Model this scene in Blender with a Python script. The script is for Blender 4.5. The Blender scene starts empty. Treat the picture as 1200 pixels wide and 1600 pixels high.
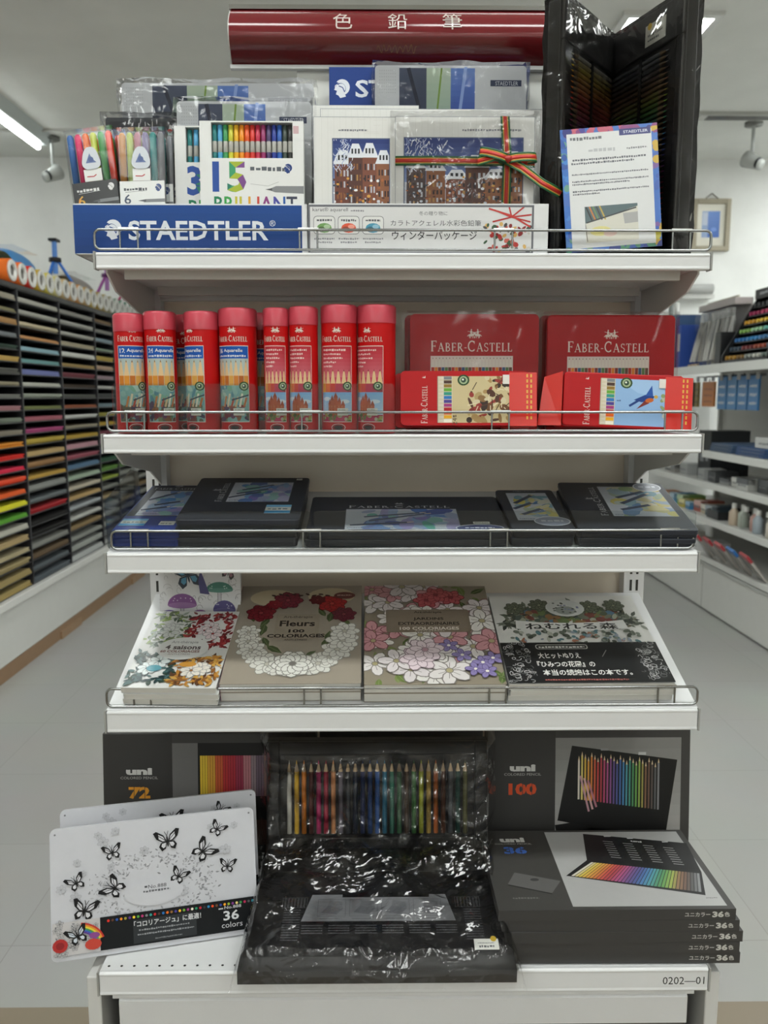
import bpy, math, random
from mathutils import Vector, Matrix, Euler, noise

random.seed(11)
SC = bpy.context.scene
COL = SC.collection
R = math.radians

# ------------------------------------------------------------------ camera, world, exposure
PITCH = math.atan(180 / 1294.0)
YAW = math.atan(15 / 1294.0)
cam_data = bpy.data.cameras.new('camera')
cam = bpy.data.objects.new('camera', cam_data)
COL.objects.link(cam)
cam.location = (-0.044, 0.0, 1.28)
cam.rotation_euler = Euler((R(90) - PITCH, 0, -YAW))
cam_data.sensor_fit = 'HORIZONTAL'
cam_data.sensor_width = 36
cam_data.lens = 1294 / 1200 * 36
cam_data.dof.use_dof = True
cam_data.dof.focus_distance = 1.33
cam_data.dof.aperture_fstop = 8.0
cam_data.clip_start = 0.02
SC.camera = cam

SC.view_settings.view_transform = 'Standard'
SC.view_settings.look = 'None'
SC.view_settings.gamma = 1
SC.view_settings.use_curve_mapping = False
SC.view_settings.exposure = 1.52
LAMP = 6.0            # strength of every fluorescent diffuser in the ceiling
w = bpy.data.worlds.new('world')
SC.world = w
w.use_nodes = True
w.node_tree.nodes['Background'].inputs[0].default_value = (0.8, 0.85, 0.9, 1)
w.node_tree.nodes['Background'].inputs[1].default_value = 0.05

# ------------------------------------------------------------------ colours
def lin1(c):
    return c / 12.92 if c <= 0.04045 else ((c + 0.055) / 1.055) ** 2.4
_lc = {}
def lin(c):
    k = c if isinstance(c, str) else tuple(c)
    if k not in _lc:
        if isinstance(c, str):
            h = c.lstrip('#')
            if len(h) == 3:
                h = ''.join(x * 2 for x in h)
            rgb = [int(h[i:i + 2], 16) / 255 for i in (0, 2, 4)]
        else:
            rgb = [x / 255 for x in c]
        _lc[k] = tuple(lin1(x) for x in rgb) + (1.0,)
    return _lc[k]
def mixc(a, b, t):
    def p(c):
        if isinstance(c, str):
            h = c.lstrip('#')
            if len(h) == 3:
                h = ''.join(x * 2 for x in h)
            return [int(h[i:i + 2], 16) for i in (0, 2, 4)]
        return list(c)
    a, b = p(a), p(b)
    return tuple(round(a[i] + (b[i] - a[i]) * t) for i in range(3))

# ------------------------------------------------------------------ materials
MATS = {}
def finish(name, rough=.5, spec=.5, metal=0.0, var=0.06, nscale=60, bump=0.0, bscale=200, coat=0.0, trans=0.0):
    m = bpy.data.materials.new(name); m.use_nodes = True
    nt = m.node_tree; N = nt.nodes; L = nt.links
    b = N['Principled BSDF']
    at = N.new('ShaderNodeAttribute'); at.attribute_name = 'Col'
    tc = N.new('ShaderNodeTexCoord')
    no = N.new('ShaderNodeTexNoise'); no.inputs['Scale'].default_value = nscale; no.inputs['Detail'].default_value = 3
    L.new(tc.outputs['Object'], no.inputs['Vector'])
    mr = N.new('ShaderNodeMapRange'); mr.inputs['To Min'].default_value = 1 - var; mr.inputs['To Max'].default_value = 1 + var
    L.new(no.outputs['Fac'], mr.inputs['Value'])
    mx = N.new('ShaderNodeVectorMath'); mx.operation = 'SCALE'
    L.new(at.outputs['Color'], mx.inputs[0]); L.new(mr.outputs[0], mx.inputs['Scale'])
    L.new(mx.outputs[0], b.inputs['Base Color'])
    b.inputs['Roughness'].default_value = rough
    b.inputs['Specular IOR Level'].default_value = spec
    b.inputs['Metallic'].default_value = metal
    b.inputs['Coat Weight'].default_value = coat
    if trans:
        b.inputs['Transmission Weight'].default_value = trans
    if bump:
        n2 = N.new('ShaderNodeTexNoise'); n2.inputs['Scale'].default_value = bscale
        L.new(tc.outputs['Object'], n2.inputs['Vector'])
        bp = N.new('ShaderNodeBump'); bp.inputs['Strength'].default_value = bump; bp.inputs['Distance'].default_value = .002
        L.new(n2.outputs['Fac'], bp.inputs['Height']); L.new(bp.outputs[0], b.inputs['Normal'])
    MATS[name] = m
    return m
LACQ = finish('lacquered_sign', .13, .55, var=.03)
CARD = finish('printed_card', .5, .35, var=.03)
GLOSS = finish('coated_print', .28, .5, var=.03)
TIN = finish('printed_tin', .36, .2, var=.03)
MATTE = finish('matte_paper', .8, .2, var=.04)
PAINT = finish('powder_coated_steel', .26, .5, var=.025, nscale=14)
PLAST = finish('moulded_plastic', .35, .5, var=.03)
CLOTHY = finish('black_leatherette', .42, .5, var=.08, bump=.25, bscale=900)
CHROME = finish('chrome_wire', .16, .5, metal=1.0, var=.03)
RIBBON = finish('satin_ribbon', .35, .5, var=.08, nscale=300)
WOOD = finish('painted_wood', .5, .4, var=.08, nscale=30)

def film_mat(name, rough, bump, scale, base=.04, gain=.7, tint=(1, 1, 1)):
    m = bpy.data.materials.new(name); m.use_nodes = True
    nt = m.node_tree; N = nt.nodes; L = nt.links
    N.remove(N['Principled BSDF'])
    out = N['Material Output']
    tr = N.new('ShaderNodeBsdfTransparent'); tr.inputs[0].default_value = (*tint, 1)
    gl = N.new('ShaderNodeBsdfGlossy'); gl.inputs['Roughness'].default_value = rough
    lw = N.new('ShaderNodeFresnel'); lw.inputs['IOR'].default_value = 1.5
    tc = N.new('ShaderNodeTexCoord')
    no = N.new('ShaderNodeTexNoise'); no.inputs['Scale'].default_value = scale; no.inputs['Detail'].default_value = 2.0
    no.inputs['Distortion'].default_value = 1.2
    L.new(tc.outputs['Object'], no.inputs['Vector'])
    bp = N.new('ShaderNodeBump'); bp.inputs['Strength'].default_value = bump; bp.inputs['Distance'].default_value = .01
    L.new(no.outputs['Fac'], bp.inputs['Height'])
    L.new(bp.outputs[0], gl.inputs['Normal']); L.new(bp.outputs[0], lw.inputs['Normal'])
    ma = N.new('ShaderNodeMath'); ma.operation = 'MULTIPLY_ADD'; ma.use_clamp = True
    ma.inputs[1].default_value = gain; ma.inputs[2].default_value = base
    L.new(lw.outputs[0], ma.inputs[0])
    mx = N.new('ShaderNodeMixShader')
    L.new(ma.outputs[0], mx.inputs[0]); L.new(tr.outputs[0], mx.inputs[1]); L.new(gl.outputs[0], mx.inputs[2])
    L.new(mx.outputs[0], out.inputs[0])
    return m
FILM = film_mat('crumpled_cellophane', .08, .55, 16, .0, .75)
FILM2 = film_mat('shiny_cellophane', .09, .6, 16, .0, 1.4)
SLEEVE = film_mat('clear_plastic_sleeve', .06, .14, 9, .0, .28)
ACRYL = film_mat('clear_acrylic', .05, .01, 4, .0, .6, (.92, .94, .94))
CLEARBOX = film_mat('clear_hard_plastic', .1, .05, 30, .0, .45, (.96, .97, .97))

def simple(name, c, rough=.5, spec=.4, nscale=8, var=.04, emit=0):
    m = bpy.data.materials.new(name); m.use_nodes = True
    nt = m.node_tree; N = nt.nodes; L = nt.links; b = N['Principled BSDF']
    tc = N.new('ShaderNodeTexCoord'); no = N.new('ShaderNodeTexNoise'); no.inputs['Scale'].default_value = nscale; no.inputs['Detail'].default_value = 4
    L.new(tc.outputs['Object'], no.inputs['Vector'])
    cr = N.new('ShaderNodeValToRGB')
    l = lin(c)
    cr.color_ramp.elements[0].position = .3; cr.color_ramp.elements[1].position = .7
    cr.color_ramp.elements[0].color = [x * (1 - var) for x in l[:3]] + [1]
    cr.color_ramp.elements[1].color = [min(1, x * (1 + var)) for x in l[:3]] + [1]
    L.new(no.outputs['Fac'], cr.inputs[0]); L.new(cr.outputs[0], b.inputs['Base Color'])
    b.inputs['Roughness'].default_value = rough; b.inputs['Specular IOR Level'].default_value = spec
    return m
WALLM = simple('painted_plaster_wall', '#ebecea', .8, .2, 5)
CEILM = simple('ceiling_board', '#e2e3df', .85, .2, 3)

def floor_mat():
    m = bpy.data.materials.new('vinyl_floor'); m.use_nodes = True
    nt = m.node_tree; N = nt.nodes; L = nt.links; b = N['Principled BSDF']
    tc = N.new('ShaderNodeTexCoord')
    br = N.new('ShaderNodeTexBrick'); br.offset = 0
    br.inputs['Scale'].default_value = 1.0; br.inputs['Brick Width'].default_value = .45; br.inputs['Row Height'].default_value = .45
    br.inputs['Mortar Size'].default_value = .0012
    br.inputs['Color1'].default_value = lin('#a8a8a5'); br.inputs['Color2'].default_value = lin('#a5a5a2'); br.inputs['Mortar'].default_value = lin('#95948f')
    L.new(tc.outputs['Object'], br.inputs['Vector'])
    no = N.new('ShaderNodeTexNoise'); no.inputs['Scale'].default_value = 2.5; no.inputs['Detail'].default_value = 6
    L.new(tc.outputs['Object'], no.inputs['Vector'])
    sp = N.new('ShaderNodeSeparateXYZ'); L.new(tc.outputs['Object'], sp.inputs[0])
    lt = N.new('ShaderNodeMath'); lt.operation = 'LESS_THAN'; lt.inputs[1].default_value = 1.6
    L.new(sp.outputs['Y'], lt.inputs[0])
    mx = N.new('ShaderNodeMix'); mx.data_type = 'RGBA'
    L.new(lt.outputs[0], mx.inputs[0]); L.new(br.outputs[0], mx.inputs[6]); mx.inputs[7].default_value = lin('#8d8170')
    m2 = N.new('ShaderNodeMix'); m2.data_type = 'RGBA'; m2.blend_type = 'MULTIPLY'; m2.inputs[0].default_value = .12
    L.new(mx.outputs[2], m2.inputs[6]); L.new(no.outputs['Color'], m2.inputs[7])
    L.new(m2.outputs[2], b.inputs['Base Color'])
    b.inputs['Roughness'].default_value = .38; b.inputs['Specular IOR Level'].default_value = .35
    return m
FLOORM = floor_mat()
GLOW = bpy.data.materials.new('fluorescent_diffuser'); GLOW.use_nodes = True
_b = GLOW.node_tree.nodes['Principled BSDF']
_b.inputs['Base Color'].default_value = (.8, .8, .8, 1)
_b.inputs['Emission Color'].default_value = (.96, 1.0, .97, 1)
_b.inputs['Emission Strength'].default_value = LAMP

# ------------------------------------------------------------------ mesh building
class MB:
    def __init__(s):
        s.v = []; s.f = []; s.c = []; s.mi = []; s.sm = []
    def add(s, vs, fs, c, m=0, smooth=False):
        n = len(s.v); s.v += [tuple(v) for v in vs]
        multi = isinstance(c, list)
        for i, f in enumerate(fs):
            s.f.append([n + k for k in f]); s.c.append(lin(c[i] if multi else c)); s.mi.append(m); s.sm.append(smooth)
        return s
    def box(s, x0, y0, z0, x1, y1, z1, c, m=0):
        vs = [(x, y, z) for z in (z0, z1) for y in (y0, y1) for x in (x0, x1)]
        return s.add(vs, [(0, 2, 3, 1), (4, 5, 7, 6), (0, 1, 5, 4), (2, 6, 7, 3), (0, 4, 6, 2), (1, 3, 7, 5)], c, m)
    def prism(s, pts, z0, z1, c, m=0, axis='z', smooth=False, cap=None):
        def q(a, b, t):
            return (a, b, t) if axis == 'z' else ((t, a, b) if axis == 'x' else (a, t, b))
        n = len(pts)
        vs = [q(a, b, z0) for a, b in pts] + [q(a, b, z1) for a, b in pts]
        flip = axis == 'y'
        for i in range(n):
            j = (i + 1) % n
            f = (i, j, n + j, n + i)
            s_f = tuple(reversed(f)) if flip else f
            if i == 0: base = len(s.v); s.v += vs
            s.f.append([base + k for k in s_f]); s.c.append(lin(c)); s.mi.append(m); s.sm.append(smooth)
        lo = list(range(n - 1, -1, -1)); hi = list(range(n, 2 * n))
        if flip: lo.reverse(); hi.reverse()
        for f in (lo, hi):
            s.f.append([base + k for k in f]); s.c.append(lin(cap or c)); s.mi.append(m); s.sm.append(False)
        return s
    def tube(s, path, r, c, m=0, n=8, closed=False):
        P_ = [Vector(p) for p in path]; k = len(P_); rings = []
        up = Vector((0.13, 0.31, 0.94))
        for i, p in enumerate(P_):
            if closed: t = (P_[(i + 1) % k] - P_[i - 1])
            else: t = P_[min(i + 1, k - 1)] - P_[max(i - 1, 0)]
            t.normalize()
            a = t.cross(up)
            if a.length < .05: a = t.cross(Vector((1, 0, 0)))
            a.normalize(); b = t.cross(a)
            rr = r[i] if isinstance(r, (list, tuple)) else r
            rings.append([p + (a * math.cos(2 * math.pi * j / n) + b * math.sin(2 * math.pi * j / n)) * rr for j in range(n)])
        vs = [v for rg in rings for v in rg]; fs = []
        for i in range(k if closed else k - 1):
            for j in range(n):
                i2 = (i + 1) % k
                fs.append((i * n + j, i * n + (j + 1) % n, i2 * n + (j + 1) % n, i2 * n + j))
        s.add(vs, fs, c, m, True)
        if not closed:
            s.add(rings[0], [tuple(range(n))], c, m); s.add(rings[-1], [tuple(range(n - 1, -1, -1))], c, m)
        return s
    def lathe(s, prof, c, m=0, n=28, o=(0, 0, 0), axis='z', smooth=True):
        vs = []; fs = []; cs = []
        for r, z in prof:
            for j in range(n):
                a = 2 * math.pi * j / n
                x, y = r * math.cos(a), r * math.sin(a)
                p = (x, y, z) if axis == 'z' else ((z, x, y) if axis == 'x' else (x, z, y))
                vs.append((p[0] + o[0], p[1] + o[1], p[2] + o[2]))
        for i in range(len(prof) - 1):
            for j in range(n):
                fs.append((i * n + j, i * n + (j + 1) % n, (i + 1) * n + (j + 1) % n, (i + 1) * n + j))
                cs.append(c[i] if isinstance(c, list) else c)
        return s.add(vs, fs, cs, m, smooth)
    def grid(s, fn, nu, nv, c, m=0, smooth=True):
        vs = [fn(i / nu, j / nv) for j in range(nv + 1) for i in range(nu + 1)]
        fs = [(j * (nu + 1) + i, j * (nu + 1) + i + 1, (j + 1) * (nu + 1) + i + 1, (j + 1) * (nu + 1) + i) for j in range(nv) for i in range(nu)]
        return s.add(vs, fs, c, m, smooth)
    def xf(s, M):
        s.v = [tuple(M @ Vector(v)) for v in s.v]; return s
    def build(s, name, mats, parent=None, loc=None, rot=None, bevel=0, label=None, seg=2):
        me = bpy.data.meshes.new(name)
        me.from_pydata(s.v, [], s.f)
        for mm in (mats if isinstance(mats, (list, tuple)) else [mats]): me.materials.append(mm)
        me.polygons.foreach_set('material_index', s.mi)
        me.polygons.foreach_set('use_smooth', s.sm)
        ca = me.color_attributes.new('Col', 'FLOAT_COLOR', 'CORNER')
        buf = []
        for f, c in zip(s.f, s.c): buf.extend(list(c) * len(f))
        ca.data.foreach_set('color', buf)
        me.update()
        o = bpy.data.objects.new(name, me); COL.objects.link(o)
        if parent: o.parent = parent
        if loc: o.location = loc
        if rot: o.rotation_euler = rot
        if bevel:
            b = o.modifiers.new('bevel', 'BEVEL'); b.width = bevel; b.segments = seg; b.limit_method = 'ANGLE'; b.angle_limit = R(40)
        if label: o['label'] = label
        return o

def tag(o, label, cat, group=None):
    o['label'] = label; o['category'] = cat
    if group: o['group'] = group
    return o
def thing(name, label, cat, loc=(0, 0, 0), rot=(0, 0, 0), group=None):
    o = bpy.data.objects.new(name, None); COL.objects.link(o)
    o.empty_display_size = .02
    o.location = loc; o.rotation_euler = rot
    return tag(o, label, cat, group)
def struct(o):
    o['kind'] = 'structure'; return o
KIDS = {}
def copy_tree(o, loc=None, rot=None, label=None, parent=None):
    c = o.copy(); COL.objects.link(c)
    if parent: c.parent = parent
    if loc is not None: c.location = loc
    if rot is not None: c.rotation_euler = rot
    if label: c['label'] = label
    for ch in [x for x in COL.objects if x.parent == o]:
        copy_tree(ch, parent=c)
    return c
def rrect(x0, y0, x1, y1, r, n=5):
    pts = []
    for cx, cy, a0 in ((x1 - r, y0 + r, -90), (x1 - r, y1 - r, 0), (x0 + r, y1 - r, 90), (x0 + r, y0 + r, 180)):
        for i in range(n + 1):
            a = R(a0 + 90 * i / n); pts.append((cx + r * math.cos(a), cy + r * math.sin(a)))
    return pts

# ------------------------------------------------------------------ flat printing on faces (millimetre canvas)
_tc = {}
def glyphs(body, bold=0):
    k = (body, bold)
    if k not in _tc:
        cu = bpy.data.curves.new('lettering', 'FONT'); cu.body = body; cu.size = 1; cu.resolution_u = 2; cu.offset = bold
        ob = bpy.data.objects.new('lettering', cu)
        me = bpy.data.meshes.new_from_object(ob)
        vs = [(v.co.x, v.co.y) for v in me.vertices]; fs = [tuple(p.vertices) for p in me.polygons]
        bpy.data.objects.remove(ob); bpy.data.curves.remove(cu); bpy.data.meshes.remove(me)
        x0 = min(v[0] for v in vs); x1 = max(v[0] for v in vs); y0 = min(v[1] for v in vs); y1 = max(v[1] for v in vs)
        _tc[k] = ([(x - x0, y - y0) for x, y in vs], fs, x1 - x0, y1 - y0)
    return _tc[k]

SERIF = {
 'F': (.62, [('L', .16, 0, .16, 1, .15), ('L', .05, .965, .58, .965, .07), ('L', .2, .5, .46, .5, .06), ('L', .04, .03, .3, .03, .06), ('L', .57, .8, .57, 1, .05), ('L', .46, .4, .46, .6, .05)]),
 'A': (.82, [('L', .1, 0, .4, 1, .06), ('L', .38, 1, .72, 0, .15), ('L', .2, .33, .58, .33, .06), ('L', .0, .03, .22, .03, .06), ('L', .58, .03, .86, .03, .06)]),
 'B': (.68, [('L', .16, 0, .16, 1, .15), ('A', .26, .74, .26, .23, -90, 90, .1), ('A', .26, .27, .32, .24, -90, 90, .11), ('L', .05, .03, .3, .03, .06), ('L', .05, .97, .3, .97, .06), ('L', .16, .51, .3, .51, .05)]),
 'E': (.64, [('L', .16, 0, .16, 1, .15), ('L', .05, .965, .56, .965, .07), ('L', .2, .51, .46, .51, .06), ('L', .05, .035, .6, .035, .07), ('L', .55, .8, .55, 1, .05), ('L', .59, 0, .59, .2, .05), ('L', .46, .42, .46, .6, .05)]),
 'R': (.76, [('L', .16, 0, .16, 1, .15), ('A', .26, .73, .27, .24, -90, 90, .11), ('L', .05, .97, .3, .97, .06), ('L', .04, .03, .3, .03, .06), ('L', .34, .5, .68, .0, .14), ('L', .16, .49, .32, .49, .05), ('L', .6, .03, .78, .03, .06)]),
 'C': (.78, [('A', .42, .5, .36, .47, 50, 310, .12), ('L', .66, .7, .66, .96, .05), ('L', .66, .06, .66, .24, .05)]),
 'S': (.58, [('A', .29, .74, .2, .22, 30, 260, .09), ('A', .29, .26, .22, .23, -150, 90, .09), ('L', .47, .76, .47, .97, .05), ('L', .09, .04, .09, .25, .05)]),
 'T': (.7, [('L', .35, 0, .35, 1, .15), ('L', .04, .965, .66, .965, .07), ('L', .2, .03, .5, .03, .06), ('L', .05, .78, .05, 1, .05), ('L', .65, .78, .65, 1, .05)]),
 'L': (.62, [('L', .16, 0, .16, 1, .15), ('L', .04, .97, .3, .97, .06), ('L', .04, .035, .58, .035, .07), ('L', .57, 0, .57, .24, .05)]),
 '-': (.36, [('L', .04, .42, .32, .42, .08)]),
}

class P:
    """A printed face: millimetres from its lower left corner, each new shape a hair above the last."""
    def __init__(s, mb, o, U, V, m=0, fn=None, clip=None, sc=.001, step=2.5e-6, base=8e-5):
        s.mb = mb; s.o = Vector(o); s.U = Vector(U); s.V = Vector(V); s.N = s.U.cross(s.V); s.m = m; s.fn = fn; s.clip = clip; s.sc = sc
        s.step = step; s.n = base; s.rot = 0; s.ox = s.oy = 0
    def pt(s, u, v):
        if s.fn: return s.fn(u * s.sc, v * s.sc, s.n)
        return s.o + s.U * (u * s.sc) + s.V * (v * s.sc) + s.N * s.n
    def poly(s, pts, c, up=True):
        if s.clip:
            pts = clip_poly(pts, *s.clip)
            if len(pts) < 3: return
        a = sum(pts[i - 1][0] * pts[i][1] - pts[i][0] * pts[i - 1][1] for i in range(len(pts)))
        if a < 0: pts = pts[::-1]
        if s.fn:
            u0 = min(q[0] for q in pts); u1 = max(q[0] for q in pts)
            g0, g1 = math.floor(u0 / 2.0 + 1e-6), math.ceil(u1 / 2.0 - 1e-6)
            for i in range(g0, g1):      # cut along the facets of the curved wall so that layers never cross
                q = clip_poly(pts, i * 2.0, -1e5, (i + 1) * 2.0, 1e5)
                if len(q) > 2: s.mb.add([s.pt(*z) for z in q], [tuple(range(len(q)))], c, s.m)
            if up: s.n += s.step
            return
        s.mb.add([s.pt(*p) for p in pts], [tuple(range(len(pts)))], c, s.m)
        if up: s.n += s.step
    def rect(s, u0, v0, u1, v1, c, rot=0, up=True):
        pts = [(u0, v0), (u1, v0), (u1, v1), (u0, v1)]
        if rot: pts = rotp(pts, (u0 + u1) / 2, (v0 + v1) / 2, rot)
        s.poly(pts, c, up)
    def rr(s, u0, v0, u1, v1, r, c):
        s.poly(rrect(u0, v0, u1, v1, r, 3), c)
    def grad(s, u0, v0, u1, v1, c0, c1, n=12, vert=True):
        for i in range(n):
            t0, t1 = i / n, (i + 1) / n
            c = mixc(c0, c1, (i + .5) / n)
            if vert: s.rect(u0, v0 + (v1 - v0) * t0, u1, v0 + (v1 - v0) * t1, c, up=False)
            else: s.rect(u0 + (u1 - u0) * t0, v0, u0 + (u1 - u0) * t1, v1, c, up=False)
        s.n += s.step
    def frame(s, u0, v0, u1, v1, t, c):
        for r in ((u0, v0, u1, v0 + t), (u0, v1 - t, u1, v1), (u0, v0, u0 + t, v1), (u1 - t, v0, u1, v1)): s.rect(*r, c, up=False)
        s.n += s.step
    def ell(s, u, v, ru, rv, c, rot=0, n=12, up=True):
        pts = [(u + ru * math.cos(2 * math.pi * i / n), v + rv * math.sin(2 * math.pi * i / n)) for i in range(n)]
        if rot: pts = rotp(pts, u, v, rot)
        s.poly(pts, c, up)
    def line(s, pts, w, c, up=True):
        for (a, b), (d, e) in zip(pts, pts[1:]):
            l = math.hypot(d - a, e - b) or 1; nx, ny = -(e - b) / l * w / 2, (d - a) / l * w / 2
            s.poly([(a + nx, b + ny), (a - nx, b - ny), (d - nx, e - ny), (d + nx, e + ny)], c, False)
        if up: s.n += s.step
    def arc(s, u, v, ru, rv, a0, a1, w, c, n=10):
        s.line([(u + ru * math.cos(R(a0 + (a1 - a0) * i / n)), v + rv * math.sin(R(a0 + (a1 - a0) * i / n))) for i in range(n + 1)], w, c)
    def text(s, body, u, v, h, c, w=None, al='C', bold=0, rot=0, sk=0):
        vs, fs, W, H = glyphs(body, bold)
        ky = h / H; kx = (w / W) if w else ky
        wd = W * kx
        off = 0 if al == 'L' else (-wd / 2 if al == 'C' else -wd)
        pts = [(x * kx + off + sk * y * ky, y * ky) for x, y in vs]
        if rot:
            ca, sa = math.cos(R(rot)), math.sin(R(rot)); pts = [(x * ca - y * sa, x * sa + y * ca) for x, y in pts]
        cc = c if isinstance(c, list) else None
        if cc:
            cols = []
            for f in fs:
                x = sum(vs[i][0] for i in f) / len(f) / W
                cols.append(cc[min(len(cc) - 1, int(x * len(cc)))])
        else: cols = c
        if s.fn: s.n += 5e-5
        s.mb.add([s.pt(u + x, v + y) for x, y in pts], fs, cols, s.m); s.n += s.step
    def serif(s, body, u, v, h, c, w=None, rot=0, big='FC', small=.8):
        adv = []; tot = 0
        for i, ch in enumerate(body):
            k = 1.0 if (i == 0 or body[i - 1] == '-') else small
            adv.append((ch, tot, k)); tot += (SERIF[ch][0] + .1) * k
        kx = (w / tot) if w else h
        x0 = -tot * kx / 2
        def T(x, y):
            if rot:
                ca, sa = math.cos(R(rot)), math.sin(R(rot)); return (u + x * ca - y * sa, v + x * sa + y * ca)
            return (u + x, v + y)
        for ch, ax, k in adv:
            for st in SERIF[ch][1]:
                if st[0] == 'L': pts = [(st[1], st[2]), (st[3], st[4])]; wd = st[5]
                else:
                    pts = [(st[1] + st[3] * math.cos(R(st[5] + (st[6] - st[5]) * i / 8)), st[2] + st[4] * math.sin(R(st[5] + (st[6] - st[5]) * i / 8))) for i in range(9)]; wd = st[7]
                s.line([T(x0 + (ax + x * k) * kx, y * k * h) for x, y in pts], wd * k * (h + kx) / 2, c, False)
        s.n += s.step
    def dashes(s, u, v, w, h, c, seed=0):
        """a line of lettering too small to read"""
        rg = random.Random(seed); x = u
        while x < u + w:
            l = h * rg.uniform(.5, 1.1)
            s.rect(x, v + h * rg.uniform(0, .25), min(x + l, u + w), v + h * rg.uniform(.7, 1), c, up=False)
            x += l + h * rg.uniform(.18, .35)
        s.n += s.step
def rotp(pts, cx, cy, a):
    ca, sa = math.cos(R(a)), math.sin(R(a))
    return [(cx + (x - cx) * ca - (y - cy) * sa, cy + (x - cx) * sa + (y - cy) * ca) for x, y in pts]
def clip_poly(pts, u0, v0, u1, v1):
    for ax, val, sg in ((0, u0, 1), (0, u1, -1), (1, v0, 1), (1, v1, -1)):
        out = []
        for i in range(len(pts)):
            a, b = pts[i - 1], pts[i]
            ia, ib = (a[ax] - val) * sg >= 0, (b[ax] - val) * sg >= 0
            if ia != ib:
                t = (val - a[ax]) / (b[ax] - a[ax]); out.append((a[0] + (b[0] - a[0]) * t, a[1] + (b[1] - a[1]) * t))
            if ib: out.append(b)
        pts = out
        if not pts: return []
    return pts
def front(mb, x0, y, z0, **k): return P(mb, (x0, y, z0), (1, 0, 0), (0, 0, 1), **k)
def top(mb, x0, y0, z, **k): return P(mb, (x0, y0, z), (1, 0, 0), (0, 1, 0), **k)

# ------------------------------------------------------------------ motifs
def flower(p, u, v, r, pet, outl, cen, n=6, rot=0, ring=1):
    for k in range(ring, 0, -1):
        rr_ = r * (.55 + .45 * k / ring)
        for i in range(n):
            a = rot + 360 * i / n + k * 20
            cu, cv = u + rr_ * .55 * math.cos(R(a)), v + rr_ * .55 * math.sin(R(a))
            p.ell(cu, cv, rr_ * .5, rr_ * .34, outl, a, 9); p.ell(cu, cv, rr_ * .44, rr_ * .28, pet, a, 9)
            p.line([(u + rr_ * .2 * math.cos(R(a)), v + rr_ * .2 * math.sin(R(a))), (cu, cv)], r * .03, outl)
    p.ell(u, v, r * .2, r * .2, outl, 0, 8); p.ell(u, v, r * .15, r * .15, cen, 0, 8)
def leaf(p, u, v, l, a, c, vein=None):
    pts = [(0, 0), (l * .25, l * .17), (l * .55, l * .2), (l, 0), (l * .55, -l * .2), (l * .25, -l * .17)]
    p.poly(rotp([(u + x, v + y) for x, y in pts], u, v, a), c)
    if vein: p.line(rotp([(u, v), (u + l * .9, v)], u, v, a), l * .03, vein)
def butterfly(p, u, v, s, a, body='#1a1a1c', fill='#c9c9cf'):
    def q(pts): return rotp([(u + x * s, v + y * s) for x, y in pts], u, v, a)
    for sg in (1, -1):
        p.poly(q([(.04 * sg, 0), (.25 * sg, .55), (.75 * sg, .95), (1.0 * sg, .85), (.8 * sg, .3), (.4 * sg, -.02)]), body)
        p.poly(q([(.14 * sg, .06), (.3 * sg, .45), (.62 * sg, .68), (.62 * sg, .3), (.35 * sg, .06)]), fill)
        p.line(q([(.1 * sg, .05), (.66 * sg, .6)]), s * .05, body)
        p.poly(q([(.04 * sg, 0), (.5 * sg, -.05), (.68 * sg, -.35), (.5 * sg, -.75), (.2 * sg, -.6)]), body)
        p.poly(q([(.12 * sg, -.1), (.42 * sg, -.13), (.5 * sg, -.34), (.36 * sg, -.52), (.2 * sg, -.42)]), fill)
    p.ell(u, v, s * .07, s * .5, body, a, 8)
    for sg in (1, -1): p.line(q([(0, .45), (.15 * sg, .85)]), s * .04, body)
def pencil_row(p, u, v, w, h, cols, tip=.35, gap=.12, lead=True, wood='#d9b98c', down=False):
    n = len(cols); s = w / n
    for i, c in enumerate(cols):
        a = u + i * s + s * gap / 2; b = u + (i + 1) * s - s * gap / 2; m = (a + b) / 2
        y1 = v + h * (1 - tip)
        p.rect(a, v, b, y1, c, up=False)
        p.poly([(a, y1), (b, y1), (m + s * .12, v + h * .93), (m - s * .12, v + h * .93)], wood, False)
        if lead: p.poly([(m - s * .14, v + h * .9), (m + s * .14, v + h * .9), (m, v + h)], mixc(c, (20, 20, 25), .35), False)
    p.n += p.step
def knights(p, u, v, w, c):
    h = w * .6
    for sg in (1, -1):
        x = u + sg * w * .2
        p.ell(x, v + h * .35, w * .2, h * .16, c, sg * -8, 8)
        p.ell(x - sg * w * .2, v + h * .52, w * .09, h * .1, c, sg * 40, 7)
        p.ell(x + sg * w * .02, v + h * .66, w * .07, h * .2, c, 0, 7)
        p.ell(x + sg * w * .01, v + h * .92, w * .045, h * .08, c, 0, 7)
        for dx in (-.14, -.04, .1, .17): p.line([(x + sg * dx * w, v + h * .3), (x + sg * (dx - .05) * w, v)], w * .035, c)
        p.line([(x + sg * w * .26, v + h * .75), (x - sg * w * .34, v + h * .6)], w * .025, c)
        p.line([(x + sg * w * .16, v + h * .4), (x + sg * w * .28, v + h * .2)], w * .04, c)
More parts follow.
